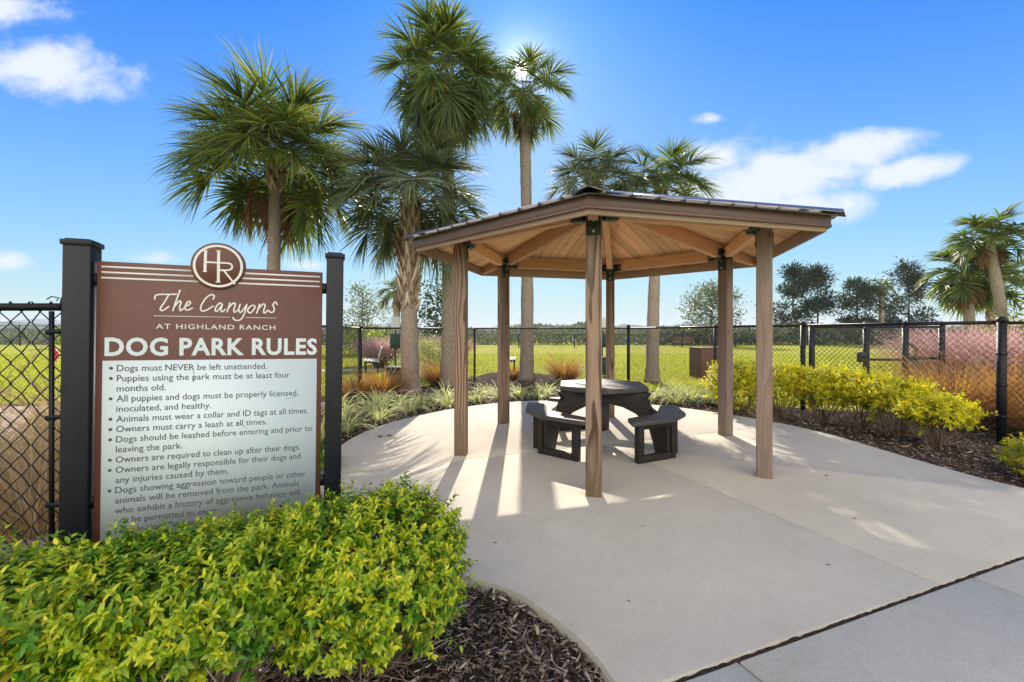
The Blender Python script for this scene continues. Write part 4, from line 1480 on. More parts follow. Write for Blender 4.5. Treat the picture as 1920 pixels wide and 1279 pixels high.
def golden_shrub(x, y, dims, label, seed, nshoot, leaf=0.042, yellow=0.5, low=0.2, rot=0.0, group=None, ma='gold', low_density=1.0, nstem=40, lps=(5, 8), name='golden_shrub', pw=2.6):
    """dims: half length, half depth, height. Shoots grow out of a rounded, clipped volume"""
    rs = np.random.default_rng(seed)
    a, b, h = dims
    t = thing(name, label, 'shrub', (x, y, -0.06), rot, group)
    n = nshoot
    # points on the clipped outline (a superellipsoid), more on top than below
    v = rs.normal(0, 1, (n * 3, 3))
    v[:, 2] = np.where(v[:, 2] < 0, v[:, 2] * 0.75, v[:, 2])
    v = unit(v)
    v = v[(v[:, 2] > -0.15) | (rs.random(len(v)) < 0.55 * low_density)][:n]
    n = len(v)
    s = (np.abs(v[:, 0]) ** pw + np.abs(v[:, 1]) ** pw + np.abs(v[:, 2]) ** pw) ** (-1 / pw)
    zc = (h + low) / 2
    depth = 1 - np.abs(rs.normal(0, 0.17, n)) + (rs.random(n) < 0.05) * rs.uniform(0, 0.1, n)
    lump = 1 + 0.06 * np.sin(v[:, 0] * 7 + seed) + 0.05 * np.sin(v[:, 1] * 8 + 2 * seed) + 0.05 * np.sin(v[:, 2] * 6 + v[:, 0] * 5)
    B = v * (s * depth * lump)[:, None] * np.array([a, b, (h - low) / 2])
    B[:, 2] += zc
    keep = rs.random(n) < np.clip(low_density * 0.6 + (0.35 if low_density > 0.9 else -0.05) + (B[:, 2] - low) / (h - low) * 1.35, 0, 1)
    B, v = B[keep], v[keep]
    n = len(B)
    D = unit(v * np.array([0.8, 0.8, 0.5]) + np.array([0, 0, 0.55]) + rs.normal(0, 0.33, (n, 3)))
    Ls = rs.uniform(0.06, 0.15, n) * leaf / 0.042
    Ls *= np.where(rs.random(n) < 0.05, 1.5, 1)
    up = np.clip((B[:, 2] - low) / (h - low), 0, 1)
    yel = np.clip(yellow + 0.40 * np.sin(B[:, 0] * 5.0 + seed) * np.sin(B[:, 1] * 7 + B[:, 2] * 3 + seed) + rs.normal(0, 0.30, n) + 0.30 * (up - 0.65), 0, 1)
    mb = MB()
    npair = rs.integers(lps[0], lps[1] + 1, n)
    for j in range(lps[1]):
        k = npair > j
        m_ = int(k.sum())
        if not m_:
            continue
        f = ((j + 0.6) / npair[k]) ** 0.75
        for sgn in (0, 1):
            e1 = unit(np.cross(D[k], np.array([0.3, 0.2, 1.0])))
            e2 = np.cross(D[k], e1)
            th = j * 1.57 + sgn * np.pi + rs.normal(0, 0.4, m_)
            rad = e1 * np.cos(th)[:, None] + e2 * np.sin(th)[:, None]
            O = B[k] + D[k] * (Ls[k] * f)[:, None]
            open_ = np.interp(f, [0, 0.6, 1], [1.0, 0.85, 0.35])[:, None]
            X = unit(rad * open_ + D[k] * (1.15 - open_ * 0.55) + np.array([0, 0, -0.12]) + rs.normal(0, 0.12, (m_, 3)))
            Z = D[k] + np.array([0, 0, 0.5]) + rs.normal(0, 0.2, (m_, 3))
            L = leaf * rs.uniform(0.6, 1.25, m_) * np.interp(f, [0, 0.5, 1], [1.05, 1.0, 0.62])
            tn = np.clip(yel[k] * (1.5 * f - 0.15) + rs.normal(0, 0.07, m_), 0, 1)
            leaves(mb, O, X, Z, L, L * rs.uniform(0.40, 0.52, m_), tn, curl=rs.uniform(0.1, 0.6, m_))
    mb.build('foliage', M[ma], t)
    mb = MB()
    sel = rs.choice(n, min(nstem, n), replace=False)
    for i in sel:
        p = B[i]
        b0 = np.array([p[0] * 0.22 + rs.normal(0, 0.03), p[1] * 0.22 + rs.normal(0, 0.03), 0.0])
        mid = b0 * 0.5 + p * 0.5 + rs.normal(0, 0.03, 3)
        mid2 = p * 0.8 + b0 * 0.2 + rs.normal(0, 0.025, 3)
        mb.tube(np.array([b0, mid, mid2, p]), [0.0055, 0.0042, 0.003, 0.002], 5, cap=False)
    for i in range(int(nstem * 1.2)):     # bare twigs hanging low
        a_ = rs.uniform(0, 6.28)
        p0 = np.array([rs.normal(0, 0.1 * a), rs.normal(0, 0.1 * b), 0.03])
        p1 = np.array([math.cos(a_) * a * rs.uniform(.6, 1.05), math.sin(a_) * b * rs.uniform(.6, 1.05), rs.uniform(0.04, low + 0.1)])
        mb.tube(np.array([p0, (p0 + p1) / 2 + rs.normal(0, 0.03, 3), p1]), [0.003, 0.0024, 0.0012], 4, cap=False)
    mb.build('stems', M['stem'], t)
    return t


# broadleaf and pine trees -----------------------------------------------------------------
def tree(x, y, H, cr, label, seed, ma, cb=0.35, nclump=60, nleaf=60, leaf=0.16, group=None, name='tree', trunk_r=0.09, shape='round', clump=0.32, cat='tree', simple=True, lw=0.5, up=0.0, stretch=1.0):
    rs = np.random.default_rng(seed)
    t = thing(name, label, cat, (x, y, -0.1), 0, group)
    tips = []
    mbt = MB()
    hz_ = np.linspace(0, H * 0.92, 9)
    wob = np.cumsum(rs.normal(0, 0.03 * cr, (9, 2)), axis=0)
    Pt = np.stack([wob[:, 0], wob[:, 1], hz_], 1)
    mbt.tube(Pt, np.linspace(trunk_r, trunk_r * 0.25, 9), 8)
    for i in range(nclump):
        f = rs.random()
        z = H * (cb + (1 - cb) * f)
        if shape == 'round':
            prof = math.sqrt(max(0.02, 1 - (2 * f - 0.85) ** 2 / 1.4))
        elif shape == 'pine':
            prof = (1 - f) ** 0.6 * 0.95 + 0.12
        else:
            prof = 1 - 0.55 * f
        a = rs.uniform(0, 6.283)
        rr = cr * prof * math.sqrt(rs.uniform(0.1, 1)) * (1 + 0.2 * math.sin(a * 3 + seed))
        p = np.array([rr * math.cos(a), rr * math.sin(a), z])
        zt = max(0.2 * H, z - rr * 0.5)
        b0 = np.array([np.interp(zt, hz_, Pt[:, 0]), np.interp(zt, hz_, Pt[:, 1]), zt])
        p[:2] += b0[:2]
        mbt.tube(np.array([b0, b0 * 0.5 + p * 0.5 + np.array([0, 0, -0.05 * rr]), p]), [trunk_r * 0.28, trunk_r * 0.18, trunk_r * 0.08], 4, cap=False)
        tips.append(p)
    mbt.build('trunk', M['bark'], t)
    tips = np.array(tips)
    n = nclump * nleaf
    C = np.repeat(tips, nleaf, 0)
    cs = np.repeat(rs.uniform(0.6, 1.3, nclump), nleaf)
    O = C + rs.normal(0, clump, (n, 3)) * cs[:, None] * np.array([1, 1, 0.75 * stretch])
    X = unit(O - C + rs.normal(0, clump * 0.6, (n, 3)) + np.array([0, 0, up]))
    Z = unit(rs.normal(0, 1, (n, 3)) + np.array([0, 0, 0.8]))
    L = leaf * rs.uniform(0.6, 1.35, n)
    mb = MB()
    leaves(mb, O, X, Z, L, L * lw, np.repeat(rs.random(nclump), nleaf), simple=simple)
    mb.build('crown', M[ma], t)
    return t


M['oakleaf'] = leaf_mat('grey_green_leaf', [(0, (0.06, 0.085, 0.045)), (0.5, (0.10, 0.125, 0.07)), (1, (0.20, 0.22, 0.14))], 0.35, 1.5, 0.45, 0.4, stops2=[(0, (0.10, 0.12, 0.06)), (1, (0.17, 0.19, 0.10))])
M['darkleaf'] = leaf_mat('dark_glossy_leaf', [(0, (0.018, 0.04, 0.02)), (1, (0.05, 0.085, 0.035))], 0.25, 1.4, 0.3, 0.5, stops2=[(0, (0.03, 0.05, 0.025)), (1, (0.06, 0.09, 0.03))])
M['pineleaf'] = leaf_mat('pine_needles', [(0, (0.010, 0.026, 0.012)), (1, (0.035, 0.058, 0.024))], 0.2, 1.4, 0.6, 0.15, stops2=[(0, (0.018, 0.04, 0.018)), (1, (0.075, 0.095, 0.03))])
M['limeleaf'] = leaf_mat('lime_leaf', [(0, (0.12, 0.19, 0.015)), (1, (0.28, 0.34, 0.03))], 0.45, 1.5, 0.4, 0.4, stops2=[(0, (0.2, 0.28, 0.02)), (1, (0.42, 0.42, 0.04))])
M['scrub'] = leaf_mat('far_scrub_leaf', [(0, (0.07, 0.10, 0.07)), (0.5, (0.12, 0.15, 0.11)), (1, (0.19, 0.21, 0.15))], 0.2, 1.2, 0.7, 0.2, stops2=[(0, (0.10, 0.13, 0.09)), (1, (0.18, 0.20, 0.11))])
M['lily'] = leaf_mat('striped_lily_leaf', [(0, (0.30, 0.37, 0.09)), (1, (0.48, 0.52, 0.18))], 0.3, 1.2, 0.6, 0.15, stops2=[(0, (0.72, 0.72, 0.36)), (1, (0.85, 0.82, 0.52))])
M['brown'] = leaf_mat('russet_grass', [(0, (0.16, 0.09, 0.035)), (0.5, (0.29, 0.16, 0.06)), (1, (0.40, 0.26, 0.11))], 0.4, 1.6, 0.6, 0.2, stops2=[(0, (0.34, 0.17, 0.06)), (1, (0.50, 0.30, 0.13))])
M['straw'] = leaf_mat('straw_grass', [(0, (0.20, 0.19, 0.10)), (0.4, (0.50, 0.36, 0.15)), (1, (0.68, 0.53, 0.30))], 0.55, 1.4, 0.6, 0.2, stops2=[(0, (0.50, 0.37, 0.16)), (1, (0.74, 0.60, 0.36))])
M['muhly'] = leaf_mat('pink_grass', [(0, (0.12, 0.13, 0.05)), (1, (0.22, 0.17, 0.09))], 0.4, 1.2, 0.6, 0.2, stops2=[(0, (0.50, 0.29, 0.28)), (0.6, (0.62, 0.42, 0.39)), (1, (0.66, 0.54, 0.44))])
# the pink and the straw keep their own hue when light shines through
for nm, tc_ in (('muhly', (1.1, 1.0, 1.0)), ('deadfrond', (1.3, 1.1, 0.8)), ('lily', (1.15, 1.15, 0.85)), ('straw', (1.3, 1.2, 1.0)), ('bluefrond', (1.3, 1.3, 0.9))):
    for nd in M[nm].node_tree.nodes:
        if nd.type == 'VECT_MATH' and nd.operation == 'MULTIPLY':
            nd.inputs[1].default_value = tc_

# ================================================================ PLANTING
# golden shrubs before the sign
ha = R(23.5)
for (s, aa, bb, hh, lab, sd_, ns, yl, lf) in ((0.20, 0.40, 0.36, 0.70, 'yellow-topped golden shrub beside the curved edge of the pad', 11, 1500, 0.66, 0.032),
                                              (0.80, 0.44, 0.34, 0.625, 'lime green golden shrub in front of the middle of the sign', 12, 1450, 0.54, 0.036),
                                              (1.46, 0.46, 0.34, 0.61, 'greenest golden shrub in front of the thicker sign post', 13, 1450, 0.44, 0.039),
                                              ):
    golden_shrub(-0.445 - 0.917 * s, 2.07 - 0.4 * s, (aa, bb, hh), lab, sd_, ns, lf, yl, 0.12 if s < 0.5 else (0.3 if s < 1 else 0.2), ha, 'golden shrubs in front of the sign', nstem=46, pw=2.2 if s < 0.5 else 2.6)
# the hedge on the right
HS = [(3.95, 7.95, 0.40, 0.36, 0.86, 'yellow shrub at the far end of the hedge, seen between two shelter posts', 1.0), (4.62, 7.75, 0.40, 0.36, 0.82, 'yellow shrub with its edge against the grey shelter post', 0.65),
      (5.05, 7.25, 0.42, 0.36, 0.79, 'yellow shrub with bare stems, third from the far end of the hedge', 0.45), (5.26, 6.82, 0.38, 0.36, 0.76, 'yellow shrub with orange lower leaves in the hedge', 0.5),
      (5.42, 6.35, 0.36, 0.33, 0.70, 'yellow flat-topped shrub with thin legs near the fence', 0.4), (5.42, 5.78, 0.32, 0.30, 0.55, 'lowest brownish shrub at the near end of the yellow hedge', 0.6)]
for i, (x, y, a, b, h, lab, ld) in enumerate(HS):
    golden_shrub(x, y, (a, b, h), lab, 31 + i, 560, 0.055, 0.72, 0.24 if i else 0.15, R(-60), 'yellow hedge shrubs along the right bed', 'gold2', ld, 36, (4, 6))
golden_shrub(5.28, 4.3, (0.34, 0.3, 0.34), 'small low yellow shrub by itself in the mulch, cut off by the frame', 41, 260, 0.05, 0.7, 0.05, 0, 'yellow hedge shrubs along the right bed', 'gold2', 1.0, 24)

# palms ------------------------------------------------------------------------------------
palm(-5.57, 10.5, 5.35, 0.148, 2.0, 'full round palm rising behind the sign', 3, 62, (0.05, 0), dead=6, boots=(0.89, 20), el=(86, -36))
palm(-2.41, 10.6, 4.6, 0.205, 1.75, 'blue-green palm with criss-cross leaf boots on its trunk', 8, 48, (0.02, 0.0), 'bluefrond', 4, (0.44, 80), el=(86, -42), rtop=0.17)
palm(-1.635, 11.8, 8.05, 0.20, 1.68, 'tallest thick-trunked palm behind the shelter post', 5, 54, (-0.1, 0), 'frond', 7, (0.80, 30), el=(86, -52), rtop=0.155, avoid=False)
palm(0.44, 13.3, 8.45, 0.185, 1.38, 'tall slim palm with the sun in its crown', 6, 27, (-0.05, 0), 'frond', 6, (0.88, 14), el=(84, -56), rtop=0.16, avoid=False)
palm(4.03, 13.0, 5.6, 0.175, 1.4, 'yellow-green palm above the roof with trunk behind the shelter', 21, 36, (0.25, 0), 'frond', 8, (0.9, 10), el=(80, -52), rtop=0.15)
palm(2.40, 13.0, 5.75, 0.15, 1.3, 'dark palm above the roof with trunk behind the front shelter post', 22, 34, (-0.05, 0), 'bluefrond', 8, (0.9, 10), el=(84, -52), rtop=0.14)
# farther palms
g2 = 'distant palms beyond the fence'
palm(-5.9, 23.0, 3.45, 0.20, 1.0, 'small distant palm behind the dog waste station', 24, 26, (0, 0), 'bluefrond', 4, nseg=20, group=g2, seg_w=0.1, rtop=0.17)
palm(16.75, 16.5, 3.55, 0.17, 1.35, 'short bushy palm with grey skirt and upright trunk near the lime tree', 25, 46, (-0.1, 0), 'frond', 12, nseg=24, group=g2, seg_w=0.1, el=(88, -55))
palm(16.45, 15.0, 4.6, 0.15, 1.08, 'leaning grey-trunked palm above the lime tree', 26, 38, (-0.6, 0), 'frond', 8, nseg=24, group=g2, seg_w=0.1, el=(88, -45))
palm(18.3, 17.2, 3.3, 0.15, 1.2, 'low dark palm behind the leaning palm trunk', 27, 30, (0, 0), 'frond', 6, nseg=22, group=g2, seg_w=0.1, el=(88, -45))
palm(41.0, 50.0, 6.3, 0.25, 1.3, 'distant palm between two pines', 28, 24, (0, 0), 'frond', 3, nseg=16, group=g2, seg_w=0.16)

# trees beyond the field ---------------------------------------------------------------------
tree(-9.9, 30.0, 4.4, 1.4, 'silvery round tree beyond the bench', 51, 'oakleaf', 0.28, 46, 60, 0.17, 'broadleaf trees beyond the fence', 'broadleaf_tree', 0.08, clump=0.30, lw=0.4)
tree(-4.15, 25.0, 4.1, 1.15, 'dark open-branched tree behind the palm trunks', 52, 'darkleaf', 0.25, 42, 26, 0.22, 'broadleaf trees beyond the fence', 'broadleaf_tree', 0.06, clump=0.20, lw=0.55)
tree(19.8, 45.0, 6.0, 2.5, 'grey-green round tree seen past the shelter posts by the brown bin', 53, 'oakleaf', 0.2, 70, 60, 0.28, 'broadleaf trees beyond the fence', 'broadleaf_tree', 0.12, clump=0.5, lw=0.45)
pines = [(31.3, 50, 8.4, 2.0, 'full pine beside the grey shelter post'), (34.6, 51, 8.6, 1.6, 'tall pine with two bare trunks'), (38.4, 50, 6.9, 2.1, 'broad low pine in the middle of the pine row'),
         (44.2, 50, 8.6, 2.0, 'open-topped pine next to the distant palm'), (47.4, 57, 3.9, 1.6, 'little pine under the short bushy palm')]
for i, (x, y, h, cr, lab) in enumerate(pines):
    tree(x, y, h, cr, lab, 61 + i, 'pineleaf', (0.3, 0.45, 0.3, 0.28, 0.3)[i], (28, 22, 28, 24, 16)[i], 150, 0.42, 'pines beyond the field', 'pine_tree', 0.13, 'pine' if i != 2 else 'round', 0.40, lw=0.26, up=0.2)
tree(16.6, 13.6, 2.8, 1.1, 'lime green leafy tree in front of the leaning palm', 71, 'limeleaf', 0.1, 50, 60, 0.11, None, 'lime_tree', 0.05, clump=0.25, lw=0.5)
tree(15.6, 14.2, 1.7, 0.8, 'low lime green bush under the leaning palm', 72, 'limeleaf', 0.1, 40, 50, 0.11, None, 'lime_bush', 0.04, clump=0.22, cat='shrub')

# far scrub at the edge of the field: one mass
rs = np.random.default_rng(5)
mb = MB()
n = 26000
xs = np.where(rs.random(n) < 0.8, rs.uniform(15, 62, n), rs.uniform(-58, 15, n))
prof = np.where(xs > 15, 1, 0.35) * 0.95 + 0.45 * np.sin(xs * 0.35) * np.sin(xs * 0.13 + 1) + 0.3 * np.sin(xs * 1.1) + np.where(xs > 16, 0.75, 0) + np.where(xs < -30, -.4, 0)
O = np.stack([xs, 46 + rs.uniform(0, 5, n), -0.1 + prof * rs.random(n) ** 0.7], 1)
L = rs.uniform(0.2, 0.45, n)
leaves(mb, O, rs.normal(0, 1, (n, 3)) + np.array([0, 0, 0.5]), rs.normal(0, 1, (n, 3)), L, L * 0.5, np.clip(0.5 + 0.4 * np.sin(xs * 0.7) + rs.normal(0, 0.2, n), 0, 1), simple=True)
n = 60000
xs = rs.uniform(-150, 150, n)
prof = 2.2 + 1.0 * np.sin(xs * 0.11) * np.sin(xs * 0.05 + 1) + 0.6 * np.sin(xs * 0.4)
yy = 48 + 74 * rs.random(n) ** 1.5
xs *= yy / 110
O = np.stack([xs, yy, -0.1 + np.maximum(0.3, prof) * (yy / 110) ** 0.8 * 0.9 * rs.random(n) ** 0.6], 1)
L = rs.uniform(0.5, 1.1, n) * yy / 110
leaves(mb, O, rs.normal(0, 1, (n, 3)) + np.array([0, 0, 0.5]), rs.normal(0, 1, (n, 3)), L, L * 0.6, np.clip(0.4 + rs.normal(0, 0.2, n), 0, 1), simple=True)
tag(mb.build('scrub', M['scrub']), kind='stuff')

# striped lilies round the pad ---------------------------------------------------------------
protos = []
for i in range(4):
    mb = MB()
    grass_clump(mb, 64, 0.56, 1.0, 0.021, 1.5, np.random.default_rng(80 + i), (0.75, 1.5), 6, base=0.07, variegated=True)
    protos.append(mb)
LG = 'striped lilies edging the bed'
spots = [(-2.55, 5.9), (-2.35, 6.55), (-2.9, 6.7), (-2.75, 7.4), (-2.2, 7.35), (-2.45, 8.1), (-1.9, 8.0), (-3.05, 8.3), (-1.75, 8.75), (-2.2, 8.9), (-1.25, 8.75), (-2.75, 9.1),
         (-1.35, 9.5), (-0.75, 9.35), (-0.25, 9.6), (0.15, 9.95), (-0.55, 10.2), (0.6, 9.75), (0.75, 10.4), (3.35, 9.15), (3.75, 9.35), (3.1, 9.75), (3.65, 9.9), (4.1, 8.85), (4.15, 9.5),
         (2.65, 10.1), (4.45, 8.75), (2.1, 10.5), (1.5, 10.5), (-3.1, 7.6), (-3.0, 5.6), (2.9, 9.35)]


ORD = 'first second third fourth fifth sixth seventh eighth ninth tenth eleventh twelfth thirteenth fourteenth fifteenth sixteenth seventeenth eighteenth nineteenth'.split()
ORD += ['twentieth'] + ['twenty-' + k for k in ORD[:9]] + ['thirtieth'] + ['thirty-' + k for k in ORD[:9]]
spots.sort(key=lambda p: -(math.degrees(math.atan2(p[1] - GY, p[0] - GX)) % 360))


def lily_label(x, y):
    if x < -2.6:
        return 'striped lily clump by the fence near the sign'
    if x < -1.0:
        return 'striped lily clump at the foot of the two thick palm trunks'
    if x < 1.2:
        return 'striped lily clump behind the back shelter posts'
    return 'striped lily clump between the table and the yellow hedge'


for i, (x, y) in enumerate(spots):
    k = i % 4
    if not isinstance(protos[k], bpy.types.Object):
        o = protos[k].build('striped_lily', M['lily'])
        protos[k] = o
    else:
        o = protos[k].copy()
        COL.objects.link(o)
    o.location = (x + rnd(-.06, .06), y + rnd(-.06, .06), -0.05)
    o.rotation_euler = (0, 0, rnd(0, 6.28))
    sc_ = rnd(0.85, 1.2)
    o.scale = (sc_, sc_, sc_ * rnd(0.85, 1.1))
    tag(o, ORD[i] + ' striped lily clump from the sign, ' + lily_label(x, y)[19:], 'lily', LG)


def simple_clump(name, x, y, label, cat, ma, seed, group=None, n=400, hgt=1.0, wd=0.006, droop=0.9, el=(0.9, 1.5), base=0.15, k=6, plume=None, z=-0.07):
    rs = np.random.default_rng(seed)
    mb = MB()
    grass_clump(mb, n, hgt, 1.0, wd, droop, rs, el, k, base=base)
    if plume:                                   # nodding seed heads
        m_, pl, pw_ = plume
        az = rs.uniform(0, 6.28, m_)
        P = arcs(m_, 7, hgt * rs.uniform(0.95, 1.3, m_), az, rs.uniform(1.0, 1.5, m_), rs.uniform(0.4, 1.3, m_), rs)
        P[:, :, 0] += 0.08 * np.cos(az)[:, None]
        P[:, :, 1] += 0.08 * np.sin(az)[:, None]
        for p in P:
            mb.tube(p, 0.0018, 3, cap=False, tone=0.9)
            ax = p[-1] - p[-3]
            f = rs.random(26)
            O = p[-3] + ax * f[:, None]
            X = unit(rs.normal(0, 1, (26, 3)) + unit(ax) * 1.2)
            leaves(mb, O, X, rs.normal(0, 1, (26, 3)), pl * rs.uniform(0.6, 1.2, 26), pw_, 1.0, simple=True)
    o = mb.build(name, M[ma])
    o.location = (x, y, z)
    tag(o, label, cat, group, 'thing')
    return o


# pink and russet grasses -----------------------------------------------------------------------
PG = 'pink grasses beyond the fence'
def muhly(x, y, label, seed, r=0.7, h=1.0, n=1200):
    rs = np.random.default_rng(seed)
    mb = MB()
    grass_clump(mb, n // 3, h * 0.8, 1.0, 0.005, 0.9, rs, (0.8, 1.5), 5, tone=0.0, base=0.2 * r)
    az = rs.uniform(0, 6.28, n)
    P = arcs(n, 6, h * rs.uniform(0.75, 1.2, n), az, rs.uniform(1.1, 1.53, n), rs.uniform(0.2, 0.8, n), rs)
    P[:, :, :2] += (0.2 * r * np.stack([np.cos(az), np.sin(az)], 1) * rs.random((n, 1)))[:, None, :]
    P[:, :, :2] *= r / 0.7
    S = np.stack([-np.sin(az), np.cos(az), rs.normal(0, 0.4, n)], 1)[:, None, :]
    strips(mb, P, np.full((n, 6), 0.008) * np.array([.6, .7, .8, 1.6, 1.8, .5])[None], S, np.broadcast_to(np.array([0, .1, .4, .95, 1, 1.0]), (n, 6)))
    k = rs.integers(0, n, n * 3)
    f = rs.integers(3, 6, n * 3)
    leaves(mb, P[k, f] + rs.normal(0, 0.04, (n * 3, 3)), rs.normal(0, 1, (n * 3, 3)) + np.array([0, 0, 0.4]), rs.normal(0, 1, (n * 3, 3)), rs.uniform(0.05, 0.12, n * 3), 0.010, 1.0, simple=True)
    o = mb.build('pink_grass', M['muhly'])
    o.location = (x, y, -0.07)
    tag(o, label, 'ornamental grass', PG, 'thing')


muhly(-5.3, 18.2, 'round pink grass tuft behind the garden bench', 91, 0.95, 1.15, 1800)
muhly(-3.85, 22.5, 'pink grass tuft low behind the green round shrub', 92, 1.0, 1.2, 1300)
muhly(-2.75, 22.0, 'pink grass tuft between palm trunk and shelter post', 93, 0.9, 1.1, 1100)
muhly(9.9, 10.0, 'big pink grass tuft beyond the gate and the russet grass', 94, 1.0, 1.5, 1300)
muhly(9.5, 8.7, 'pink grass tuft behind the thick fence post', 95, 1.0, 1.5, 1300)
muhly(9.3, 7.6, 'pink grass tuft above the dark russet grass beyond the fence', 96, 0.8, 1.35, 1100)
muhly(10.4, 8.6, 'pink grass tuft deepest behind the fence, past the thick post', 97, 1.0, 1.4, 1000)
RG = 'russet grasses'
for (x, y, lab, sd_, h, n, sp) in ((7.0, 7.15, 'large russet fountain grass behind the fence by the hedge', 101, 1.3, 1900, 0.3), (7.75, 7.0, 'russet fountain grass against the thick fence post', 102, 1.25, 1500, 0.25),
                                   (7.35, 6.05, 'dark russet grass on the far side of the thick fence post from the hedge', 103, 0.95, 1100, 0.25), (-2.85, 9.9, 'russet grass tuft against the fence post by the pale bench', 104, 0.85, 900, 0.16),
                                   (-3.35, 9.55, 'smaller russet grass tuft nearer the sign than the fence post', 105, 0.78, 800, 0.15),
                                   (-1.95, 12.2, 'bright russet grass tuft between the two thick trunks', 106, 1.0, 1100, 0.2), (1.55, 13.2, 'russet grass tuft alone on the lawn edge behind the table', 107, 0.95, 1000, 0.2),
                                   (0.0, 13.9, 'small russet grass tuft at the slim palm trunk', 108, 0.65, 500, 0.12), (8.4, 6.4, 'russet grass below the pink grass, cut off by the frame', 109, 0.8, 900, 0.25)):
    simple_clump('russet_grass', x, y, lab, 'ornamental grass', 'brown', sd_, RG, n, h, 0.010, 0.85, (0.75, 1.5), sp, plume=(30, 0.03, 0.006) if h > 0.8 else None)
SG = 'straw-coloured grasses behind the near fence'
for (x, y, lab, sd_, h, n) in ((-3.55, 3.35, 'straw grass clump close behind the near fence', 111, 1.15, 700), (-4.5, 3.6, 'straw grass clump cut off by the frame beside the near fence', 112, 1.25, 800),
                               (-3.35, 4.5, 'straw grass clump in the second row behind the near fence', 113, 1.15, 700), (-4.7, 4.9, 'taller straw grass clump behind the edge clump', 114, 1.05, 600),
                               (-6.3, 6.4, 'straw grass clump deepest behind the near fence', 115, 0.95, 600), (-5.3, 6.2, 'straw grass clump just before the lawn', 117, 0.85, 500)):
    simple_clump('straw_grass', x, y, lab, 'ornamental grass', 'straw', sd_, SG, n, h, 0.007, 0.9, (0.7, 1.5), 0.22, plume=(26, 0.05, 0.010))

# round variegated shrub behind the trunks and small plants
tree(-2.75, 14.6, 1.12, 0.62, 'round pale green shrub behind the two thick trunks', 121, 'lily', 0.05, 60, 70, 0.07, None, 'round_shrub', 0.03, clump=0.14, cat='shrub', lw=0.4)
tree(-3.5, 15.2, 0.85, 0.45, 'small pale green shrub between the bench and the palm with boots', 122, 'lily', 0.05, 40, 60, 0.07, None, 'round_shrub', 0.03, clump=0.12, cat='shrub', lw=0.4)
tree(-9.2, 27.5, 1.5, 1.6, 'yellow-green bush under the silvery tree', 123, 'limeleaf', 0.05, 50, 50, 0.14, None, 'low_bush', 0.04, clump=0.3, cat='shrub')
tree(-36.5, 38.0, 1.9, 1.1, 'round green bush by the far tall fence', 124, 'limeleaf', 0.1, 40, 40, 0.22, None, 'low_bush', 0.05, clump=0.35, cat='shrub')
golden_shrub(-2.12, 4.55, (0.26, 0.3, 0.34), 'small light green shrub at the pad edge by the sign post', 125, 230, 0.045, 0.3, 0.03, 0.2, None, 'gold', 1.0, 14)

# ================================================================ PARK FURNITURE BEYOND THE FENCE
M['slatwhite'] = plain('pale_bench_slats', (0.62, 0.61, 0.58), 0.5, 0.4, 0, 0.1, 20)


def bench(name, x, y, rot, L, label, slat, frame, group=None, hb=0.86):
    """park bench: slatted seat and back on cast side frames; it faces local -y"""
    t = thing(name, label, 'bench', (x, y, -0.07), rot, group)
    for nm, rows in (('seat', [(-0.24 + 0.105 * i, 0.45 - 0.008 * i, 0.0) for i in range(5)]), ('backrest', [(0.22 + 0.03 * i, 0.55 + 0.105 * i, 1) for i in range(4)])):
        mb = MB()
        for (yy, zz, up) in rows:
            if up:
                mb.beam((-L / 2, yy, zz), (L / 2, yy, zz), 0.03, 0.085)
            else:
                mb.beam((-L / 2, yy, zz), (L / 2, yy, zz), 0.085, 0.035)
        mb.build(nm, M[slat], t, bevel=0.004)
    for sx in (-1, 1):
        mb = MB()
        X = sx * (L / 2 - 0.18)
        mb.beam((X, -0.22, 0.0), (X, -0.24, 0.425), 0.05, 0.06, up=(0, 1, 0))
        mb.beam((X, 0.20, 0.0), (X, 0.17, 0.425), 0.05, 0.06, up=(0, 1, 0))
        mb.beam((X, -0.27, 0.40), (X, 0.22, 0.375), 0.05, 0.05)
        mb.beam((X, 0.19, 0.40), (X, 0.33, hb), 0.05, 0.045, up=(0, 1, 0))
        mb.build('leg', M[frame], t, bevel=0.004)
    return t


bench('garden_bench', -5.05, 16.3, R(-73), 1.7, 'pale slatted garden bench seen end-on by the pink grass', 'slatwhite', 'darksteel')
bench('garden_bench', -0.15, 16.9, R(90), 1.6, 'weathered bench seen end-on behind a back shelter post', 'plastictop', 'darksteel')
bench('garden_bench', 15.9, 42.0, R(180), 1.9, 'small brown bench far across the field', 'brownslat', 'darksteel')


def dog_station(x, y, rot, label, bin_=True):
    t = thing('dog_waste_station', label, 'dog waste station', (x, y, -0.07), rot, 'dog waste stations')
    mb = MB()
    mb.box((0, 0.03, 0.95), (0.05, 0.05, 1.9))
    mb.build('post', M['green'], t, bevel=0.003)
    mb = MB()
    mb.box((0, -0.005, 1.72), (0.26, 0.006, 0.40))
    mb.build('sign_plate', M['white'], t, bevel=0.002)
    mb = MB()
    mb.box((0, -0.085, 1.17), (0.30, 0.17, 0.46))
    mb.box((0, -0.175, 1.08), (0.16, 0.012, 0.08))
    mb.build('bag_dispenser', M['green'], t, bevel=0.015)
    if bin_:
        mb = MB()
        mb.tube([(0, -0.28, 0.06), (0, -0.28, 0.56)], 0.20, 20)
        mb.box((0, -0.06, 0.35), (0.06, 0.12, 0.05))
        b = mb.build('waste_bin', M['green'], t, bevel=0.006)
        mb = MB()
        mb.tube([(0, -0.28, 0.56), (0, -0.28, 0.60), (0, -0.28, 0.635)], [0.215, 0.215, 0.14], 20)
        mb.build('bin_lid', M['green'], b)
    return t


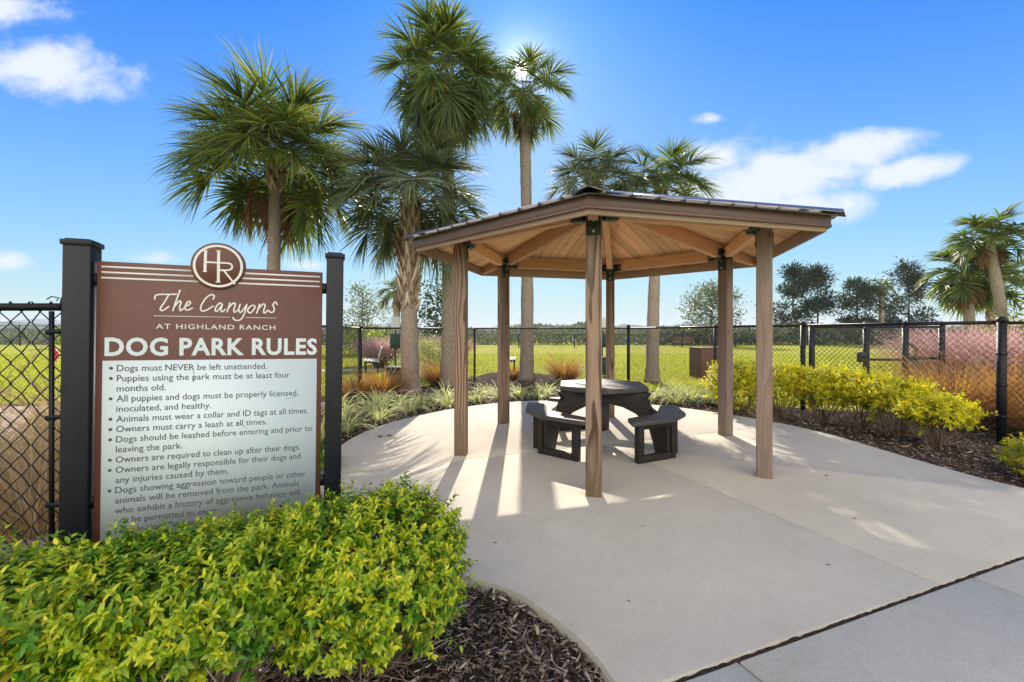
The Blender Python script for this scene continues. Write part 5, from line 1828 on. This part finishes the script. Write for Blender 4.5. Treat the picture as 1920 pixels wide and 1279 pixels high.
dog_station(-3.62, 14.0, R(10), 'green dog waste station half hidden by the palm with boots', False)
dog_station(2.98, 14.9, R(-12), 'green dog waste station half hidden by the rear shelter post', True)

# square green bin by the boots palm
t = thing('square_bin', 'dark green square litter bin beside the palm with boots', 'litter bin', (-2.86, 11.3, -0.07), R(8))
mb = MB()
mb.box((0, 0, 0.27), (0.5, 0.5, 0.54))
mb.build('body', M['green'], t, bevel=0.015)
mb = MB()
mb.box((0, 0, 0.565), (0.53, 0.53, 0.05))
mb.box((0, -0.266, 0.47), (0.24, 0.01, 0.10))
mb.build('lid', M['green'], t, bevel=0.012)

# square slatted litter receptacle at the hedge
t = thing('slatted_bin', 'square brown slatted litter bin on the lawn behind the hedge', 'litter bin', (6.1, 14.1, -0.07), R(6))
for k in range(4):
    mb = MB()
    a = R(90 * k)
    for i in range(7):
        c, s = math.cos(a), math.sin(a)
        u = -0.33 + 0.11 * i
        mb.box((0.37 * c - u * s, 0.37 * s + u * c, 0.49), (0.025, 0.10, 0.9), a)
    mb.build('slat_side', M['brownslat'], t, bevel=0.004)
mb = MB()
mb.box((0, 0, 0.955), (0.78, 0.78, 0.03))
mb.build('top', M['brownslat'], t, bevel=0.006)
mb = MB()
mb.tube([(0, 0, 0.04), (0, 0, 0.92)], 0.28, 16)
mb.build('liner', M['black'], t)

# drinking fountain pillar by the gate
t = thing('drinking_fountain', 'speckled concrete drinking fountain pillar with bent arm by the gate', 'drinking fountain', (8.35, 9.3, -0.07))
mb = MB()
mb.prism([hexp(k, 0.21) * np.array([1, 1]) for k in range(6)], (0, 0, 0), (1, 0, 0), (0, 1, 0), (0, 0, 1), 0, 0.98)
mb.build('pillar', M['aggregate'], t, bevel=0.03, seg=3)
mb = MB()
mb.tube([(-0.12, -0.1, 0.93), (-0.16, -0.16, 1.12), (-0.30, -0.2, 1.22), (-0.46, -0.24, 1.28)], [0.03, 0.03, 0.035, 0.04], 10)
mb.build('arm', M['galv'], t, smooth=True)

# fire hydrant far on the left
t = thing('fire_hydrant', 'red fire hydrant far across the lawn behind the near fence', 'fire hydrant', (-22.1, 21.8, -0.075))
mb = MB()
mb.tube([(0, 0, z) for z in (0, 0.03, 0.05, 0.06, 0.40, 0.44, 0.45)], [0.15, 0.15, 0.11, 0.095, 0.095, 0.13, 0.13], 16)
mb.build('barrel', M['red'], t)
mb = MB()
mb.tube([(0, 0, z) for z in (0.45, 0.50, 0.56, 0.59, 0.60, 0.65)], [0.125, 0.115, 0.07, 0.045, 0.03, 0.028], 16)
mb.build('bonnet', M['red'], t)
for s, r, l in ((-1, 0.05, 0.18), (1, 0.05, 0.18)):
    mb = MB()
    mb.tube([(0, 0, 0.34), (s * l, 0, 0.34)], r, 10)
    mb.tube([(s * l, 0, 0.34), (s * (l + 0.03), 0, 0.34)], r * 1.2, 8)
    mb.build('nozzle', M['red'], t)
mb = MB()
mb.tube([(0, 0, 0.30), (0, -0.17, 0.30)], 0.065, 10)
mb.tube([(0, -0.17, 0.30), (0, -0.2, 0.30)], 0.078, 8)
mb.build('nozzle', M['red'], t)

# sprinkler head in the front bed
t = thing('sprinkler_head', 'white round sprinkler head in the mulch by the pad edge', 'sprinkler', (0.165, 1.835, -0.062))
mb = MB()
mb.tube([(0, 0, z) for z in (0, 0.02, 0.026)], [0.030, 0.030, 0.026], 22)
mb.build('collar', M['white'], t)
mb = MB()
mb.tube([(0, 0, z) for z in (0.0265, 0.032, 0.036)], [0.017, 0.017, 0.012], 18)
mb.build('nozzle', M['galv'], t)

# shredded frond scraps on the pad, twigs and litter in the front bed
m, q, o = mat('dry_leaf')
principled(q, o, q.ramp(geo(q, 'Random Per Island'), [(0, (0.07, 0.045, 0.03)), (1, (0.26, 0.18, 0.10))]), 0.7, 0.2, trans=0.2)
M['dryleaf'] = m
rs = np.random.default_rng(404)
for x, y, L, lab in ((-1.74, 5.95, 0.17, 'longer curled dry leaf scrap on the sunny part of the pad'), (-1.60, 6.04, 0.12, 'shorter dry leaf scrap beside the longer one on the pad'),
                     (0.95, 3.25, 0.03, 'tiny dry leaf on the concrete before the front shelter post'), (2.6, 3.4, 0.032, 'tiny dry leaf on the concrete before the grey shelter post'),
                     (-0.1, 3.0, 0.028, 'tiny dry leaf on the concrete close to the golden bush'), (0.62, 2.35, 0.026, 'tiny dry leaf on the concrete near the curved mulch edge'),
                     (1.9, 2.72, 0.03, 'tiny dry leaf on the concrete by the diagonal joint'), (3.1, 4.4, 0.05, 'curled dry leaf on the concrete facing the yellow hedge')):
    mb = MB()
    a = rs.uniform(0, 6.28)
    leaves(mb, np.array([[0, 0, 0.004]]), np.array([[math.cos(a), math.sin(a), 0.08]]), np.array([[0.1, 0, 1.0]]), L, L * 0.35, 0.5, curl=np.array([0.1]))
    o = mb.build('fallen_leaf', M['dryleaf'])
    o.location = (x, y, 0.002)
    tag(o, lab, 'leaf', 'dry leaves lying on the pad')
mb = MB()
for i in range(130):
    x, y = rs.uniform(-1.5, 0.35), rs.uniform(1.2, 2.6)
    if in_poly([[x, y]], pad_poly)[0] or (np.array([x, y]) - S0) @ SN < 0.03:
        continue
    a, L = rs.uniform(0, 6.28), rs.uniform(0.05, 0.22)
    dv = np.array([math.cos(a), math.sin(a), 0])
    nv = np.array([-math.sin(a), math.cos(a), 0])
    p = np.array([x, y, -0.02])
    P = np.array([p, p + dv * L * 0.4 + nv * rs.normal(0, 0.015) + [0, 0, rs.uniform(0, 0.02)], p + dv * L * 0.75 + nv * rs.normal(0, 0.02) + [0, 0, rs.uniform(0, 0.03)], p + dv * L + nv * rs.normal(0, 0.03)])
    if in_poly(P[:, :2], pad_poly).any():
        continue
    mb.tube(P, [0.0022, 0.002, 0.0016, 0.0008], 4, cap=False)
tag(mb.build('twig_litter', M['stem']), kind='stuff')

# ================================================================ THE AIR
m, q, o = mat('haze')
pv = q.n('ShaderNodeVolumePrincipled')
pv.inputs['Color'].default_value = (0.86, 0.92, 1.0, 1)
pv.inputs['Density'].default_value = 0.00042
q.t.links.new(pv.outputs[0], o.inputs['Volume'])
mb = MB()
mb.box((0, 1270, 19), (3300, 2700, 40.2))
hzo = mb.build('haze', m)
tag(hzo, kind='stuff')
